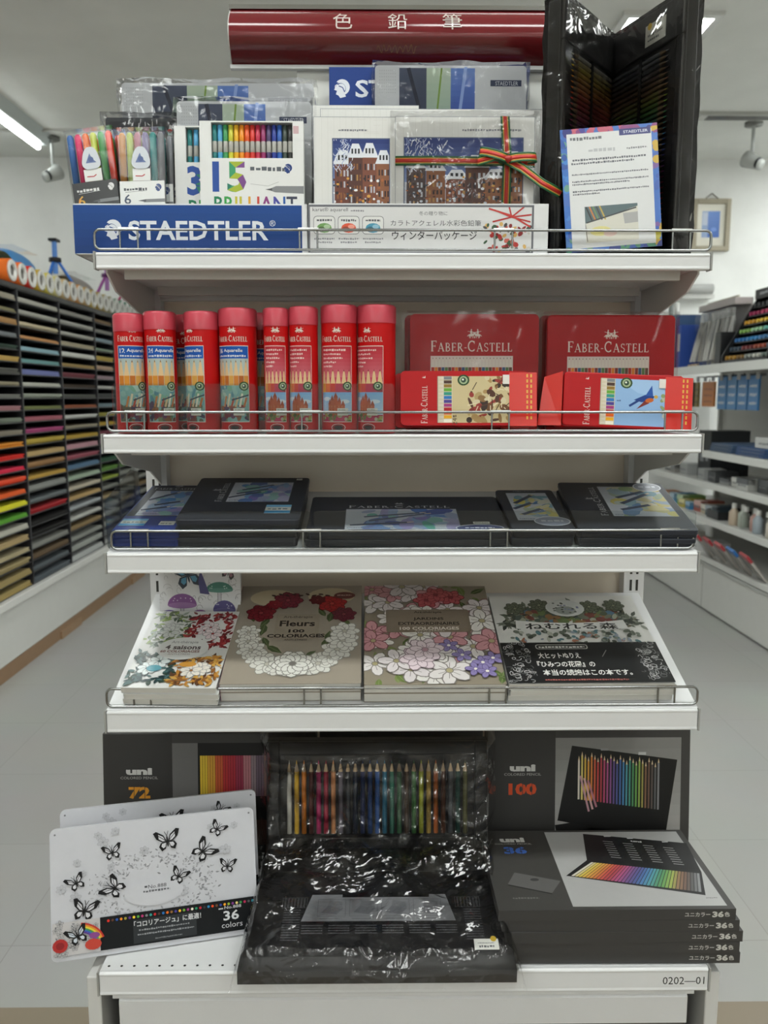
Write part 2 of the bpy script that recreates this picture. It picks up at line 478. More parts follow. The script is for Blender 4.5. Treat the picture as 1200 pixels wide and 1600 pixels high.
def helmet(p, u, v, h, c, bg):
    p.ell(u, v + h * .08, h * .42, h * .42, c, 0, 20)
    p.ell(u - h * .1, v + h * .0, h * .3, h * .3, bg, 0, 18)
    p.ell(u - h * .06, v + h * .02, h * .24, h * .25, c, 0, 16)
    p.poly([(u - h * .3, v + h * .22), (u - h * .02, v + h * .12), (u + h * .08, v - h * .1), (u + h * .2, v - h * .42), (u - h * .12, v - h * .5), (u - h * .22, v - h * .36), (u - h * .36, v - h * .3), (u - h * .3, v - h * .12), (u - h * .46, v - h * .06)], c)
    p.line([(u - h * .2, v + h * .14), (u + h * .02, v + h * .06), (u + h * .12, v - h * .16)], h * .05, bg)
    p.poly([(u - h * .5, v + h * .1), (u - h * .2, v + h * .3), (u - h * .44, v + h * .4)], bg)
def badge(p, u, v, r):
    p.ell(u, v, r * 1.15, r * 1.05, '#2f4a2c', 0, 14); p.ell(u, v, r * .82, r * .78, '#9fb08a', 0, 12); p.ell(u, v, r * .5, r * .5, '#32483a', 0, 10); p.ell(u - r * .1, v + r * .1, r * .2, r * .2, '#e3e8da', 0, 8)
SPEC = ['#f0e9d8', '#f3d23c', '#f0a326', '#e7741f', '#d9382a', '#b3242f', '#c23a75', '#8a3a86', '#513d8c', '#2d4a9c', '#2f7cc0', '#3aa0a8', '#2f8a57', '#5ea43c', '#a4b43a', '#8a5b34', '#5b3a2b', '#3b3b3e', '#7d7f84']
def spec(n):
    out = []
    for i in range(n):
        t = i / max(1, n - 1) * (len(SPEC) - 1); k = min(int(t), len(SPEC) - 2); out.append(mixc(SPEC[k], SPEC[k + 1], t - k))
    return out
def barcode_sticker(p, u, v, w, h, c='#e6e4da'):
    p.rect(u, v, u + w, v + h, c)
    for i in range(int(w / 1.6) - 1):
        if i % 3 != 1: p.rect(u + 1 + i * 1.6, v + h * .5, u + 1.7 + i * 1.6, v + h * .85, '#55555a', up=False)
    p.n += p.step
    p.dashes(u + w * .1, v + h * .12, w * .75, h * .25, '#333', int(u * 7 + v))

def crumple(name, mat, w, d, h, parent, amp=.004, res=.012, seed=0, loc=(0, 0, 0), rot=None, infl=.003, flat=0):
    """loose film around a w x d x h block: a subdivided box pushed about by noise"""
    mb = MB(); f = infl
    x0, x1, y0, y1, z0, z1 = -f, w + f, -f, d + f, 0.0005, h + f
    def n_(v):
        q = Vector((v[0] * 22 + seed * 7.3, v[1] * 22, v[2] * 22))
        a = noise.noise(q) + .5 * abs(noise.noise(q * 2.3))
        b = noise.noise(q + Vector((31, 0, 0))); c = noise.noise(q + Vector((0, 47, 0)))
        return Vector((v[0] + amp * .7 * b, v[1] + amp * a, max(z0, v[2] + amp * .7 * c)))
    def face(o, a, b, la, lb):
        o, a, b = Vector(o), Vector(a), Vector(b)
        mb.grid(lambda s, t: n_(o + a * s * la + b * t * lb), max(2, int(la / res)), max(2, int(lb / res)), '#fff', 0, True)
    W, D, H = x1 - x0, y1 - y0, z1 - z0
    face((x0, y0, z0), (1, 0, 0), (0, 0, 1), W, H)
    face((x1, y1, z0), (-1, 0, 0), (0, 0, 1), W, H)
    face((x0, y1, z0), (0, -1, 0), (0, 0, 1), D, H)
    face((x1, y0, z0), (0, 1, 0), (0, 0, 1), D, H)
    face((x0, y0, z1), (1, 0, 0), (0, 1, 0), W, D)
    return mb.build(name, mat, parent, loc, rot)
# ------------------------------------------------------------------ the room
def slab(name, x0, y0, z0, x1, y1, z1, mat):
    return struct(MB().box(x0, y0, z0, x1, y1, z1, '#ddd').build(name, mat))
FAR = 6.33
slab('floor', -4.6, -7.2, -.1, 4.6, FAR + .1, 0, FLOORM)
slab('ceiling', -4.6, -7.2, 3.0, 4.6, FAR + .1, 3.1, CEILM)
slab('wall_back', -4.6, FAR, 0, 4.6, FAR + .1, 3.0, WALLM)
slab('wall_left', -4.6, -7.2, 0, -4.5, FAR, 3.0, WALLM)
slab('wall_right', 4.5, -7.2, 0, 4.6, FAR, 3.0, WALLM)
slab('wall_front', -4.6, -7.3, 0, 4.6, -7.2, 3.0, WALLM)
slab('baseboard_back', -4.5, FAR - .012, 0, 4.5, FAR, .07, simple('grey_skirting', '#8d8b86', .5))
tb = MB().box(-4.5, 5.68, 2.985, -.9, 5.7, 3.0, '#b9bab5')
tb.box(.9, 5.3, 2.985, 4.5, 5.32, 3.0, '#b9bab5')
struct(tb.build('trim_1', PAINT))

# ceiling lights: the two in the photograph, and unseen panels, most of them added to brighten the scene
def ceiling_light(loc, w, l, label, group=None):
    t = thing('ceiling_light', label, 'ceiling light', loc, group=group)
    h = MB(); k = .035
    h.box(-w / 2 - k, -l / 2 - k, -.02, -w / 2, l / 2 + k, 0, '#d8d9d6'); h.box(w / 2, -l / 2 - k, -.02, w / 2 + k, l / 2 + k, 0, '#d8d9d6')
    h.box(-w / 2, -l / 2 - k, -.02, w / 2, -l / 2, 0, '#d8d9d6'); h.box(-w / 2, l / 2, -.02, w / 2, l / 2 + k, 0, '#d8d9d6')
    h.build('housing', PAINT, t)
    MB().box(-w / 2, -l / 2, -.012, w / 2, l / 2, -.002, '#fff').build('diffuser', GLOW, t)
    return t
ceiling_light((1.31, 4.2, 3.0), .39, .37, 'square recessed ceiling light glowing behind the upright black case')
t = thing('ceiling_light', 'slim fluorescent tube light on the ceiling at the left edge', 'ceiling light', (-2.29, 5.25, 3.0))
MB().prism([(-.11, 0), (.11, 0), (.05, -.05), (-.05, -.05)][::-1], -.62, .62, '#c3cbcb', axis='y').build('reflector', PAINT, t)
MB().tube([(0, -.6, -.066), (0, .6, -.066)], .016, '#fff', n=10).build('tube_lamp', GLOW, t)
for i, (x, y) in enumerate([(-1.35, -1.6), (1.35, -1.6), (-7.2, 1.6), (3.2, 1.6), (2.9, 3.3), (-.95, 3.0), (.6, 3.0), (2.85, 4.5), (3.5, 5.6), (-3.6, 5.0), (-1.35, -3.5), (1.35, -3.5), (0, -5.3), (-2.2, -5.3), (2.2, -5.3), (0, -3.6), (-2.8, -3.5), (2.8, -3.5), (-1.0, -6.3), (1.0, -6.3)]):  # out of view; most added to brighten far walls, right goods and shelf backs
    ceiling_light((x, y, 3.0), .3, 1.2, 'unseen long fluorescent ceiling panel added out of view for its light', 'unseen ceiling panels added for light')

for x in (-.85, .68):
    ceiling_light((x, .7, 3.0), 1.2, .3, 'long fluorescent ceiling panel set crosswise in front of the display', 'crosswise ceiling panels')
vent = thing('ceiling_vent', 'long slotted air vent in the ceiling at the right', 'vent', (2.5, 5.36, 3.0))
MB().box(-.55, -.05, -.02, .75, .05, 0, '#c9cac6').build('frame', PAINT, vent)
for k in range(3):
    MB().box(-.5, -.035 + k * .026, -.024, .7, -.022 + k * .026, -.02, '#5c5c5a').build('slot', PAINT, vent)

def spotlight(loc, label, side):
    t = thing('ceiling_spotlight', label, 'spotlight', loc, group=None)
    MB().lathe([(.0, 0), (.055, 0), (.055, -.02), (.0, -.022)], '#6d6f6c').build('mount', PAINT, t)
    MB().tube([(0, 0, -.02), (0, 0, -.17), (.03 * side, -.03, -.22)], .011, '#a7aaa8').build('stem', PAINT, t)
    b = MB().lathe([(0, -.07), (.035, -.07), (.05, .05), (.042, .055), (.036, .02), (0, .02)], '#b8bbb8', axis='y', n=16)
    b.build('lamp_head', PAINT, t, (.02 * side, -.05, -.25), (R(28), 0, R(-35 * side)))
    MB().lathe([(0, 0), (.034, 0), (.034, .01), (0, .01)], '#1c1d1f', axis='y', n=16).build('lens', PLAST, t, (.0, -.105, -.275), (R(28), 0, R(-35 * side)))
spotlight((-2.2, 5.85, 3.0), 'small ceiling spotlight hanging above the left paper rack', 1)
spotlight((2.36, 5.5, 3.0), 'small white ceiling spotlight hanging at the right edge', -1)

pic = thing('picture_frame', 'framed blue picture hanging on the far wall', 'picture', (2.44, FAR - .002, 2.35))
fr = MB()
for (a, b, c, d) in ((-.14, 0, -.105, .37), (.105, 0, .14, .37), (-.105, 0, .105, .035), (-.105, .335, .105, .37)): fr.box(a, -.03, b, c, 0, d, '#a8a08c')
fr.build('frame', WOOD, pic, bevel=.004)
mt = MB().box(-.106, -.012, .034, .106, -.001, .336, '#dcd9cc')
p = front(mt, -.106, -.012, .034)
p.grad(40, 62, 172, 250, '#3f67b8', '#5a86cf', 8); p.rect(40, 62, 85, 250, '#8fa6cd'); p.rect(45, 150, 80, 240, '#b9c4d8'); p.ell(130, 120, 22, 14, '#6c93d8')
mt.build('mat_print', GLOSS, pic)
MB().tube([(-.05, -.01, .37), (0, -.008, .41), (.05, -.01, .37)], .004, '#77736a').build('hanging_cord', PLAST, pic)

# ------------------------------------------------------------------ the end-of-aisle display fixture
STEEL = '#dcddde'; STEEL2 = '#d2d2d0'
gon = thing('display_gondola', 'white steel end-of-aisle shelving frame with slotted uprights and base', 'shelving', (0, 1.53, 0))
for sx in (-1, 1):
    u = MB(); x = .447 * sx
    u.box(x - .019, 0, .05, x + .019, .05, 1.50, STEEL)
    k = 0; z = .5
    while z < 1.48:
        for dx in (-.0058, .0058): u.box(x + dx - .0022, -.0006, z, x + dx + .0022, .002, z + .021, '#3a3a38')
        z += .032
    u.build('upright', PAINT, gon)
bp = MB().box(-.428, .028, .05, .428, .04, 1.50, '#e6dac9'); bp.build('back_panel', PAINT, gon)
MB().box(-.428, .002, 1.452, .428, .05, 1.50, STEEL).build('crossbar', PAINT, gon)
for sx in (-1, 1):
    a, b = sorted((.4535 * sx, .474 * sx)); MB().box(a, -.40, 0, b, .06, .425, STEEL2).build('side_panel', PAINT, gon, bevel=.002)
MB().box(-.43, -.385, .02, .43, .03, .41, '#5a5a57').build('base_box', PAINT, gon)
for i, (z0, z1, y, x) in enumerate(((.388, .404, -.398, .437), (.335, .384, -.392, .43))):
    k = MB().prism([(y, z0), (y + .02, z0), (y + .02, z1), (y + .006, z1), (y, z1 - .006)], -x, x, STEEL, axis='x'); k.build('kick_slat', PAINT, gon)

def lip_profile(h):
    return [(0, -h), (.0035, -h - .001), (.016, -h), (.016, -.004), (.004, 0), (0, -.003), (.0012, -.006), (.0012, -h + .005)]
def shelf(name, label, y0, z0, deg, length, h, xw, holes=False, code=None):
    """front lip at the origin; the board runs back along local y"""
    t = thing(name, label, 'shelf', (0, y0, z0), (R(deg), 0, 0), group=None)
    b = MB().box(-xw, .004, -.02, xw, length, -.0012, STEEL); b.box(-xw + .03, .04, -.034, xw - .03, .05, -.02, STEEL2)
    b.box(-xw + .03, length - .05, -.034, xw - .03, length - .04, -.02, STEEL2)
    if holes:
        n = 48
        for i in range(n):
            x = -.44 + .88 * i / (n - 1)
            b.lathe([(.0, -.001), (.0021, -.001)], '#2b2b2a', n=8, o=(x, .017, .0001))
            b.lathe([(.0, -.001), (.0021, -.001)], '#2b2b2a', n=8, o=(x, .20, .0001))
    b.build('board', PAINT, t)
    l = MB()
    pr_ = lip_profile(h)
    l.prism([(q[0], q[1]) for q in pr_], -xw, xw, STEEL, axis='x')
    l.v = [(x, y, z) for x, y, z in l.v]
    if code:
        pp = P(l, (xw - .068, .0012, -h + .008), (1, 0, 0), (0, 0, 1)); pp.text(code, 0, 2, 12, '#2a2a2a', 62, 'L')
    lo = l.build('price_channel', PAINT, t, rot=(R(-deg), 0, 0), bevel=.0022, seg=3)
    for sx in (-1, 1):
        e = MB(); a, c = sorted((xw * sx, (xw + .0025) * sx))
        e.prism([(-.0005, -h - .001), (.017, -h - .001), (.017, .0005), (-.0005, .0005)], a, c, '#9b9b97', axis='x'); e.build('end_cap', PLAST, t, rot=(R(-deg), 0, 0))
        if not holes:
            x = sx * (xw - .012); a, c = sorted((x, x + .003 * sx))
            br = MB().prism([(.018, -.028), (.06, -.05), (length - .07, -.075), (length - .002, -.105), (length - .002, -.002), (.018, -.004)], a, c, STEEL2, axis='x'); br.build('bracket', PAINT, t)
    return t
SH = {1: (1.247, 1.489, 0), 2: (1.243, 1.2247, 0), 3: (1.237, 1.0455, 12), 4: (1.218, .803, 19.5), 5: (1.115, .442, 0)}
shelf('display_shelf', 'top white steel shelf holding the pen wallets and white gift boxes', *SH[1], .283, .024, .4495)
shelf('display_shelf', 'white steel shelf under the red pencil tubes', *SH[2], .287, .028, .4495)
shelf('display_shelf', 'sloping white steel shelf under the dark pencil tins', *SH[3], .296, .031, .4505)
shelf('display_shelf', 'sloping white steel shelf under the colouring books', *SH[4], .33, .034, .4560)
shelf('display_shelf', 'perforated white base shelf with number strip at the bottom', *SH[5], .41, .036, .4505, holes=True, code='0202\u201401')

def on(s, x, y, t=0):
    y0, z0, d = SH[s]; d = R(d)
    return (x, y0 + y * math.cos(d) - t * math.sin(d), z0 + y * math.sin(d) + t * math.cos(d))
def srot(s, rz=0, rx=0): return (R(SH[s][2] + rx), 0, R(rz))

# chrome wire rails along the front of each shelf
def rail(s, label, xw, h=.028, lift=.0065):
    y0, z0, d = SH[s]
    t = thing('wire_rail', label, 'rail', (0, y0 + .009, z0 + lift - .002), (0, 0, 0))
    r = .008
    loop = [(x, 0, z) for x, z in rrect(-xw, 0, xw, h, r, 5)]
    MB().tube(loop, .0021, '#9a9c9c', closed=True).build('wire_frame', CHROME, t)
    for cx in (-.402, -.14, .146, .408):
        c = MB()
        for dx in (-.013, .013): c.tube([(cx + dx, .001, 0), (cx + dx, .001, h)], .0016, '#9a9c9c', n=6)
        c.box(cx - .015, -.001, h - .001, cx + .015, .004, h + .003, '#cfd0cf')
        c.build('clip', CHROME, t)
rail(1, 'chrome wire rail along the front of the top shelf', .4515)
rail(2, 'chrome wire rail in front of the red pencil tubes', .4440)
rail(3, 'chrome wire rail in front of the dark pencil tins', .4440)
rail(4, 'chrome wire rail in front of the colouring books', .4560)

# clear acrylic fences
def fence(name, label, x0, x1, y, z, h, group=None, rot=0, rx=0):
    o = MB().prism(rrect(x0, 0, x1, h, .006, 3), 0, .002, '#fff', axis='y').build(name, ACRYL, None, (0, y, z), (rx, 0, 0))
    tag(o, label, 'shelf divider'); return o
fence('acrylic_fence', 'clear acrylic strip standing in front of the four blue-banded red tubes', -.437, -.222, 1.2585, 1.2255, .074)
fence('acrylic_fence', 'clear acrylic strip standing in front of the four castle red tubes', -.218, -.013, 1.2585, 1.2255, .074)
_, y3, z3 = on(3, 0, .014, .001)
fence('acrylic_fence', 'clear acrylic strip in front of the dark tins on the left', -.452, -.141, y3, z3, .058)
fence('acrylic_fence', 'clear acrylic strip in front of the dark tins on the right', -.137, .449, y3, z3, .058)
o = MB().prism([(0, 0), (.19, 0), (.19, .075), (.17, .082), (.006, .074), (0, .066)], -.001, .001, '#fff', axis='x').build('acrylic_end_panel', ACRYL, None, on(3, -.4505, .018, .001), (R(12), 0, 0))
tag(o, 'clear acrylic panel closing the left end of the dark tin shelf', 'shelf divider')

# red header sign
hs = thing('header_sign', 'dark red curved sign with white Japanese characters on top of the display', 'sign', (-.0055, 1.505, 1.836))
W_, H_ = .557, .090
def bulge(z):
    q = (z - H_ / 2) / (H_ / 2); return -.032 * (1 - q * q) - .004
pf = [(bulge(H_ * i / 12), H_ * i / 12) for i in range(13)]
sg = MB()
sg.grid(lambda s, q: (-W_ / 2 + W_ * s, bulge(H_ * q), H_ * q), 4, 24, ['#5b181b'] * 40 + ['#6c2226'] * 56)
sg.prism([(-.004, 0), (.0, 0), (.0, H_), (-.004, H_)], -W_ / 2, W_ / 2, '#c9c9c6', axis='x')
pp = P(sg, (0, 0, 0), (1, 0, 0), (0, 0, 1), fn=lambda u, v, nn: (u, bulge(v) - nn * 4, v), base=1.5e-4)
for ch, u in (('\u8272', -91), ('\u925b', 0), ('\u7b46', 91)): pp.text(ch, u + 1, 47, 31, '#cbbfb9', 32)
rg = random.Random(3)
pts = [(-33 + i * 1.6, 20 + 4 * math.sin(i * 1.1) + rg.uniform(-2, 2)) for i in range(42)]
pp.line(pts, .9, '#7a4a2c')
for sx in (-1, 1):
    a, b = sorted((W_ / 2 * sx, (W_ / 2 + .002) * sx)); sg.prism(pf + [(0, H_), (0, 0)], a, b, '#b8b6b2', axis='x')
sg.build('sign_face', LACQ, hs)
for z0, z1 in ((-.005, .001), (H_ - .001, H_ + .006)): MB().box(-W_ / 2 - .003, -.010, z0, W_ / 2 + .003, .002, z1, '#c4c6c6').build('metal_trim', CHROME if z0 > 0 else PAINT, hs)
MB().box(-.17, .002, -.34, .262, .010, .03, '#d6d7d2').build('support_panel', PAINT, hs)
# ------------------------------------------------------------------ top shelf
ZT = 1.4892
def open_tray(mb, w, d, hf, hb, c, th=.0025):
    mb.box(0, 0, 0, w, th, hf, c); mb.box(0, d - th, 0, w, d, hb, c); mb.box(0, th, 0, w, d - th, th, c)
    mb.prism([(0, 0), (d, 0), (d, hb), (0, hf)], 0, th, c, axis='x'); mb.prism([(0, 0), (d, 0), (d, hb), (0, hf)], w - th, w, c, axis='x')
# blue printed display carton
t = thing('display_carton', 'blue display carton with big white lettering holding the pen wallets', 'display box', (-.4865, 1.272, ZT))
mb = MB(); open_tray(mb, .355, .15, .072, .10, '#dfe0e2')
p = front(mb, 0, 0, 0)
p.rect(0, 1, 336, 70, '#123f86'); p.rect(0, 70, 336, 72, '#dfe2e8')
p.grad(0, 1, 336, 70, '#0d3675', '#16488f', 6)
helmet(p, 58, 35, 29, '#dfe3ea', '#123f86')
p.text('STAEDTLER', 80, 20, 28, '#dfe3ea', 206, 'L', bold=.022)
p.text('\u00ae', 288, 40, 9, '#dfe3ea', 9, 'L')
mb.build('printed_tray', CARD, t)

def pen(parent, x, y, z, L, capc, barrel='#8d8f92', capfrac=.42):
    o = thing_part = MB().lathe([(0, 0), (.0022, 0), (.0046, .02), (.0046, L * (1 - capfrac))], barrel, n=8, o=(x, y, z)).build('pen', PLAST, parent)
    c = MB().lathe([(.0046, L * (1 - capfrac)), (.0052, L * (1 - capfrac)), (.0052, L - .004), (.003, L), (0, L)], capc, n=8, o=(x, y, z)).build('pen_cap', PLAST, o)
def pen_wallet(label, loc, rot, caps, dark, num, group):
    t = thing('pen_wallet', label, 'pen set', loc, rot, group)
    w = .074; H = .182
    for i, c in enumerate(caps):
        pen(t, -w / 2 + .0085 + i * (w - .017) / (len(caps) - 1), .0085, .004, H - .01, c)
    MB().prism(rrect(-w / 2, .0015, w / 2, .0165, .004, 3), 0, H, '#fff').build('clear_case', CLEARBOX, t)
    mb = MB(); mb.box(-w / 2 + .004, .0002, .052, w / 2 - .004, .0012, .104, '#15171a' if dark else '#dcdedd')
    p = front(mb, -w / 2 + .004, .0002, .052)
    ink = '#d5d5d5' if dark else '#3a3f48'
    p.dashes(6, 38, 34, 4.5, ink, num); p.line([(8, 36), (40, 38)], .5, ink)
    helmet(p, 57, 42, 11, ink if dark else '#1d3b78', '#15171a' if dark else '#dcdedd')
    p.text('6', 6, 19, 14, ['#e0992f', '#cfa23a'] if dark else '#2b3a55', 10, 'L', bold=.01)
    p.poly([(34, 21), (66, 21), (66, 26), (38, 25.5)], '#75777a'); p.poly([(26, 23.5), (38, 21.5), (38, 25.5)], '#4b4d50')
    p.dashes(6, 2, 48, 7, '#caa43a' if dark else '#3c6a50', num + 1)
    mb.build('label_card', GLOSS, t)
    hb = MB(); hb.prism(rrect(-.016, -.001, .016, .031, .012, 5), .0, .0012, '#c9ced6', axis='y')
    hb.v = [(x * (1 - .45 * max(0, z) / .031), y - .0006, z + .1225) for x, y, z in hb.v]
    p = front(hb, -.016, -.0006, .1225); p.poly([(8, 8), (15, 22), (18, 14), (24, 8)], '#5d6f9e'); p.ell(16, 13, 4, 4, '#47598c')
    hb.build('hang_tab', PLAST, t)
    s = MB().box(-.013, .0003, .1045, .013, .0011, .122, '#d9d9d7'); p = front(s, -.013, .0003, .1045); p.line([(4, 7), (14, 6.5), (18, 9)], 1.6, '#b03a3a'); s.build('seal_label', GLOSS, t)
    return t
NEON = ['#3f72b8', '#f0447a', '#f2701f', '#c8d23a', '#3fa04f', '#f04a34']
PAST = ['#c98428', '#b4c85a', '#c88f9c', '#9a8fb4', '#2f8f8c', '#8f9096']
PW = 'wallets of six fine pens in the blue carton'
pen_wallet('clear pen wallet with neon caps and black label, front left in the blue carton', (-.445, 1.277, 1.4925), (R(-4), R(-7), 0), NEON, True, 3, PW)
pen_wallet('clear neon pen wallet tucked just behind the black-labelled one', (-.437, 1.2985, 1.4925), (R(-4), R(-7), 0), NEON, True, 5, PW)
pen_wallet('clear pen wallet with muted caps and white label in the blue carton', (-.3845, 1.277, 1.4925), (R(-4), R(-1.5), 0), PAST, False, 7, PW)
pen_wallet('clear muted-cap pen wallet directly behind the white-labelled one', (-.3775, 1.2965, 1.4925), (R(-4), R(-1), 0), PAST, False, 9, PW)
pen_wallet('clear muted-cap pen wallet hindmost of its three in the blue carton', (-.3715, 1.316, 1.4925), (R(-4), R(-.5), 0), PAST, False, 11, PW)

def brilliant(label, loc, num, w):
    t = thing('fineliner_pack', label, 'pen set', loc, (R(-3), 0, 0), 'white fineliner packs in the blue carton')
    H = .190; d = .019; mb = MB(); m = .016
    c = '#dfe0df'
    x0, x1, z0, z1 = .017, w - .016, .137, H - .002
    mb.box(0, 0, 0, w, d, z0, c); mb.box(0, 0, z0, x0, d, H, c); mb.box(x1, 0, z0, w, d, H, c); mb.box(x0, d - .003, z0, x1, d, H, c); mb.box(x0, 0, z1, x1, d - .003, H, c)
    p = front(mb, 0, 0, 0)
    cols = ['#2a4f9c', '#2a4f9c', '#2f7f6a', '#3f9a6c', '#a5b43a', '#7a4a8a']
    p.text(num, 18, 88, 44, cols, 50, 'L', bold=.03)
    p.text('BRILLIANT', 20, 60, 22, ['#1f7a55', '#3a9a4a', '#c2b83a', '#d9a032', '#c2473a', '#8a3f7c', '#4a4a9c', '#2d5fa8', '#3a3f52'], min(w * 1000 - 30, 126), 'L', bold=.015)
    p.dashes(74 if w > .13 else 60, 118, 52, 7, '#5a5f66', 5); p.line([(74, 100), (100, 97), (116, 103)], .5, '#9a9a9a')
    helmet(p, w * 1000 - 23, 122, 14, '#1d3b78', c)
    p.poly([(100, 92), (110, 88), (w * 1000, 86), (w * 1000, 97), (112, 97)], '#85878a'); p.poly([(96, 92), (106, 90), (106, 94)], '#55575a')
    p.dashes(20, 40, 100, 5, '#8a8d90', 8); p.rect(w * 1000 - 15, 172, w * 1000 - 7, 183, '#c9a9ae')
    mb.build('carton_sleeve', CARD, t)
    caps = ['#1f7f80', '#58aede', '#3f9a5c', '#d0cf3c', '#eab62a', '#f0951f', '#e8591f', '#d93a33', '#c22a4c', '#9a2f6a', '#4a3a6a', '#2a3f9c', '#2c5fb4', '#3b4a44', '#3a3b3d']
    n = len(caps)
    for i, cc in enumerate(caps):
        x = x0 + (x1 - x0) * (i + .5) / n
        o = MB().lathe([(.0, .138), (.0036, .138), (.0036, .163)], '#cfcfca', n=8, o=(x, .008, 0)).build('pen', PLAST, t)
        MB().lathe([(.0038, .163), (.0038, .186), (0, .1865)], cc, n=8, o=(x, .008, 0)).build('pen_cap', PLAST, o)
        MB().lathe([(.0040, .137), (.0040, .147)], cc, n=8, o=(x, .008, 0)).build('pen_clip', PLAST, o)
    MB().box(x0, .0005, z0, x1, .001, z1, '#fff').build('clear_window', SLEEVE, t)
    return t
brilliant('white pack with a big coloured 15 and a window of coloured pens', (-.301, 1.279, 1.4925), '15', .153)
brilliant('white pack lettered 30 half hidden behind the pack with the coloured 15', (-.3435, 1.302, 1.4925), '30', .175)

def silver_tin(name, label, loc, w, h, d, seed, group=None, rx=-3, film=True):
    t = thing(name, label, 'pencil tin', loc, (R(rx), 0, 0), group)
    mb = MB().prism(rrect(0, 0, w, h, .006), 0, d, '#c9ccd0', axis='y')
    W, H = w * 1000, h * 1000
    p = front(mb, 0, 0, 0, clip=(2, 2, W - 2, H - 2))
    p.rect(2, 2, W - 2, H - 2, '#c6c9cd')
    for i in range(8):
        for j in range(8): p.ell(8 + i * 3.6, H - 8 - j * 5, .7, .7, '#a3a6aa', n=6, up=False)
    p.n += p.step
    y0 = H - 75
    p.rect(W * .16, y0, W * .66, H - 4, '#56607a')
    p.grad(W * .16, y0, W * .34, H - 4, '#3a4258', '#4b5468', 6); p.grad(W * .34, y0, W * .5, H - 4, '#9db3a4', '#b4c2b0', 6)
    p.grad(W * .5, y0, W * .66, H - 4, '#3b55a0', '#6484c4', 8)
    p.line([(W * .41, y0), (W * .44, H - 4)], 3, '#7d9a4a'); p.line([(W * .3, y0), (W * .22, H - 4)], 6, '#2c3142'); p.line([(W * .56, y0), (W * .6, H)], 5, '#8fa7d8')
    p.rect(W * .76, H - 33, W * .97, H - 22, '#39415a'); p.text('STAEDTLER', W * .87, H - 31, 6.5, '#c7ccd6', W * .15)
    p.frame(W * .76, H - 33, W * .97, H - 22, .6, '#c3c7cd')
    mb.build('tin_lid', TIN, t, bevel=.0015)
    MB().box(.004, d, .004, w - .004, d + .002, h - .004, '#8f9398').build('tin_base', TIN, t)
    if film: crumple('cellophane_wrap', FILM, w, d + .002, h, t, amp=.006, res=.013, seed=seed, infl=.005)
    return t
SG = 'silver watercolour tins in cellophane'
silver_tin('watercolour_tin', 'silver watercolour tin in cellophane just behind the white pack with the coloured 15', (-.3465, 1.335, ZT), .206, .240, .018, 1, SG)
silver_tin('watercolour_tin', 'larger silver watercolour tin in cellophane at the back left of the top shelf', (-.449, 1.40, ZT), .308, .290, .018, 2, SG)
t = thing('pencil_tin', 'black pack in cellophane behind the clear wallets, white mark at its corner', 'pencil tin', (-.464, 1.362, ZT), (R(-3), 0, 0))
mb = MB().prism(rrect(0, 0, .120, .224, .004), 0, .014, '#3a3d42', axis='y'); p = front(mb, 0, 0, 0)
p.rect(6, 6, 114, 218, '#2e3136'); p.poly([(92, 180), (100, 214), (112, 206), (114, 176), (104, 170)], '#d6d6d6'); p.ell(100, 204, 4, 3, '#b03434'); p.rect(10, 190, 30, 206, '#4a5f9c'); p.line([(50, 190), (52, 216)], 1, '#a9a9a9'); p.line([(72, 192), (73, 218)], 1, '#a9a9a9')
mb.build('carton', TIN, t); crumple('cellophane_wrap', FILM, .120, .014, .224, t, amp=.006, seed=5, infl=.006)

# blue header board with tins behind the gift boxes
t = thing('display_carton', 'tall blue carton with white lettering at the back of the top shelf', 'display box', (-.119, 1.478, ZT))
mb = MB(); mb.box(0, 0, 0, .331, .004, .338, '#14377c'); mb.box(0, -.10, 0, .331, 0, .003, '#14377c'); mb.box(0, -.10, .003, .331, -.097, .03, '#14377c')
p = front(mb, 0, 0, 0); p.rect(0, 200, 331, 338, '#15387f'); helmet(p, 22, 304, 30, '#d9dde6', '#15387f'); p.text('STAEDTLER', 44, 290, 28, '#d9dde6', 262, 'L', bold=.022)
mb.build('printed_board', CARD, t)
silver_tin('watercolour_tin', 'silver watercolour tin in cellophane leaning on the tall blue carton', (-.042, 1.440, ZT + .0035), .250, .328, .018, 8, SG, rx=-2)

# white winter gift boxes in their printed carton
t = thing('display_carton', 'low white carton with grey border, Japanese lettering and three round-cornered icons', 'display box', (-.1425, 1.271, ZT))
mb = MB(); open_tray(mb, .359, .125, .073, .09, '#dedfe0')
p = front(mb, 0, 0, 0)
p.rect(1, 1, 335, 71, '#6b6c72'); p.rect(4, 4, 332, 68, '#d6d6d6')
p.text('karat\u00ae aquarell', 8, 60, 7, '#4a4a50', 52, 'L'); p.dashes(64, 61, 20, 3, '#8a8a90', 2)
for i, c in enumerate(('#6f9a5a', '#d9573a', '#4a93b0')):
    x = 9 + i * 36
    p.rr(x, 29, x + 32, 55, 5, '#6a6a70'); p.rr(x + .8, 29.8, x + 31.2, 54.2, 4.5, '#dededc'); p.dashes(x + 5, 47, 22, 3.6, '#55565c', i)
    p.ell(x + 16, 38, 11, 7, c); p.ell(x + 12, 36, 6, 4, mixc(c, (40, 40, 40), .4)); p.ell(x + 20, 40, 5, 3, mixc(c, (255, 255, 255), .4))
    p.dashes(x + 1, 21, 30, 3, '#8a8a90', i + 4); p.dashes(x + 4, 16, 24, 3, '#8a8a90', i + 9)
p.text('\u51ac\u306e\u8d08\u308a\u7269\u306b', 186, 56, 6, '#5a5a60', 42)
p.text('\u30ab\u30e9\u30c8\u30a2\u30af\u30a7\u30ec\u30eb\u6c34\u5f69\u8272\u925b\u7b46', 190, 41, 8.5, '#4d4d53', 134)
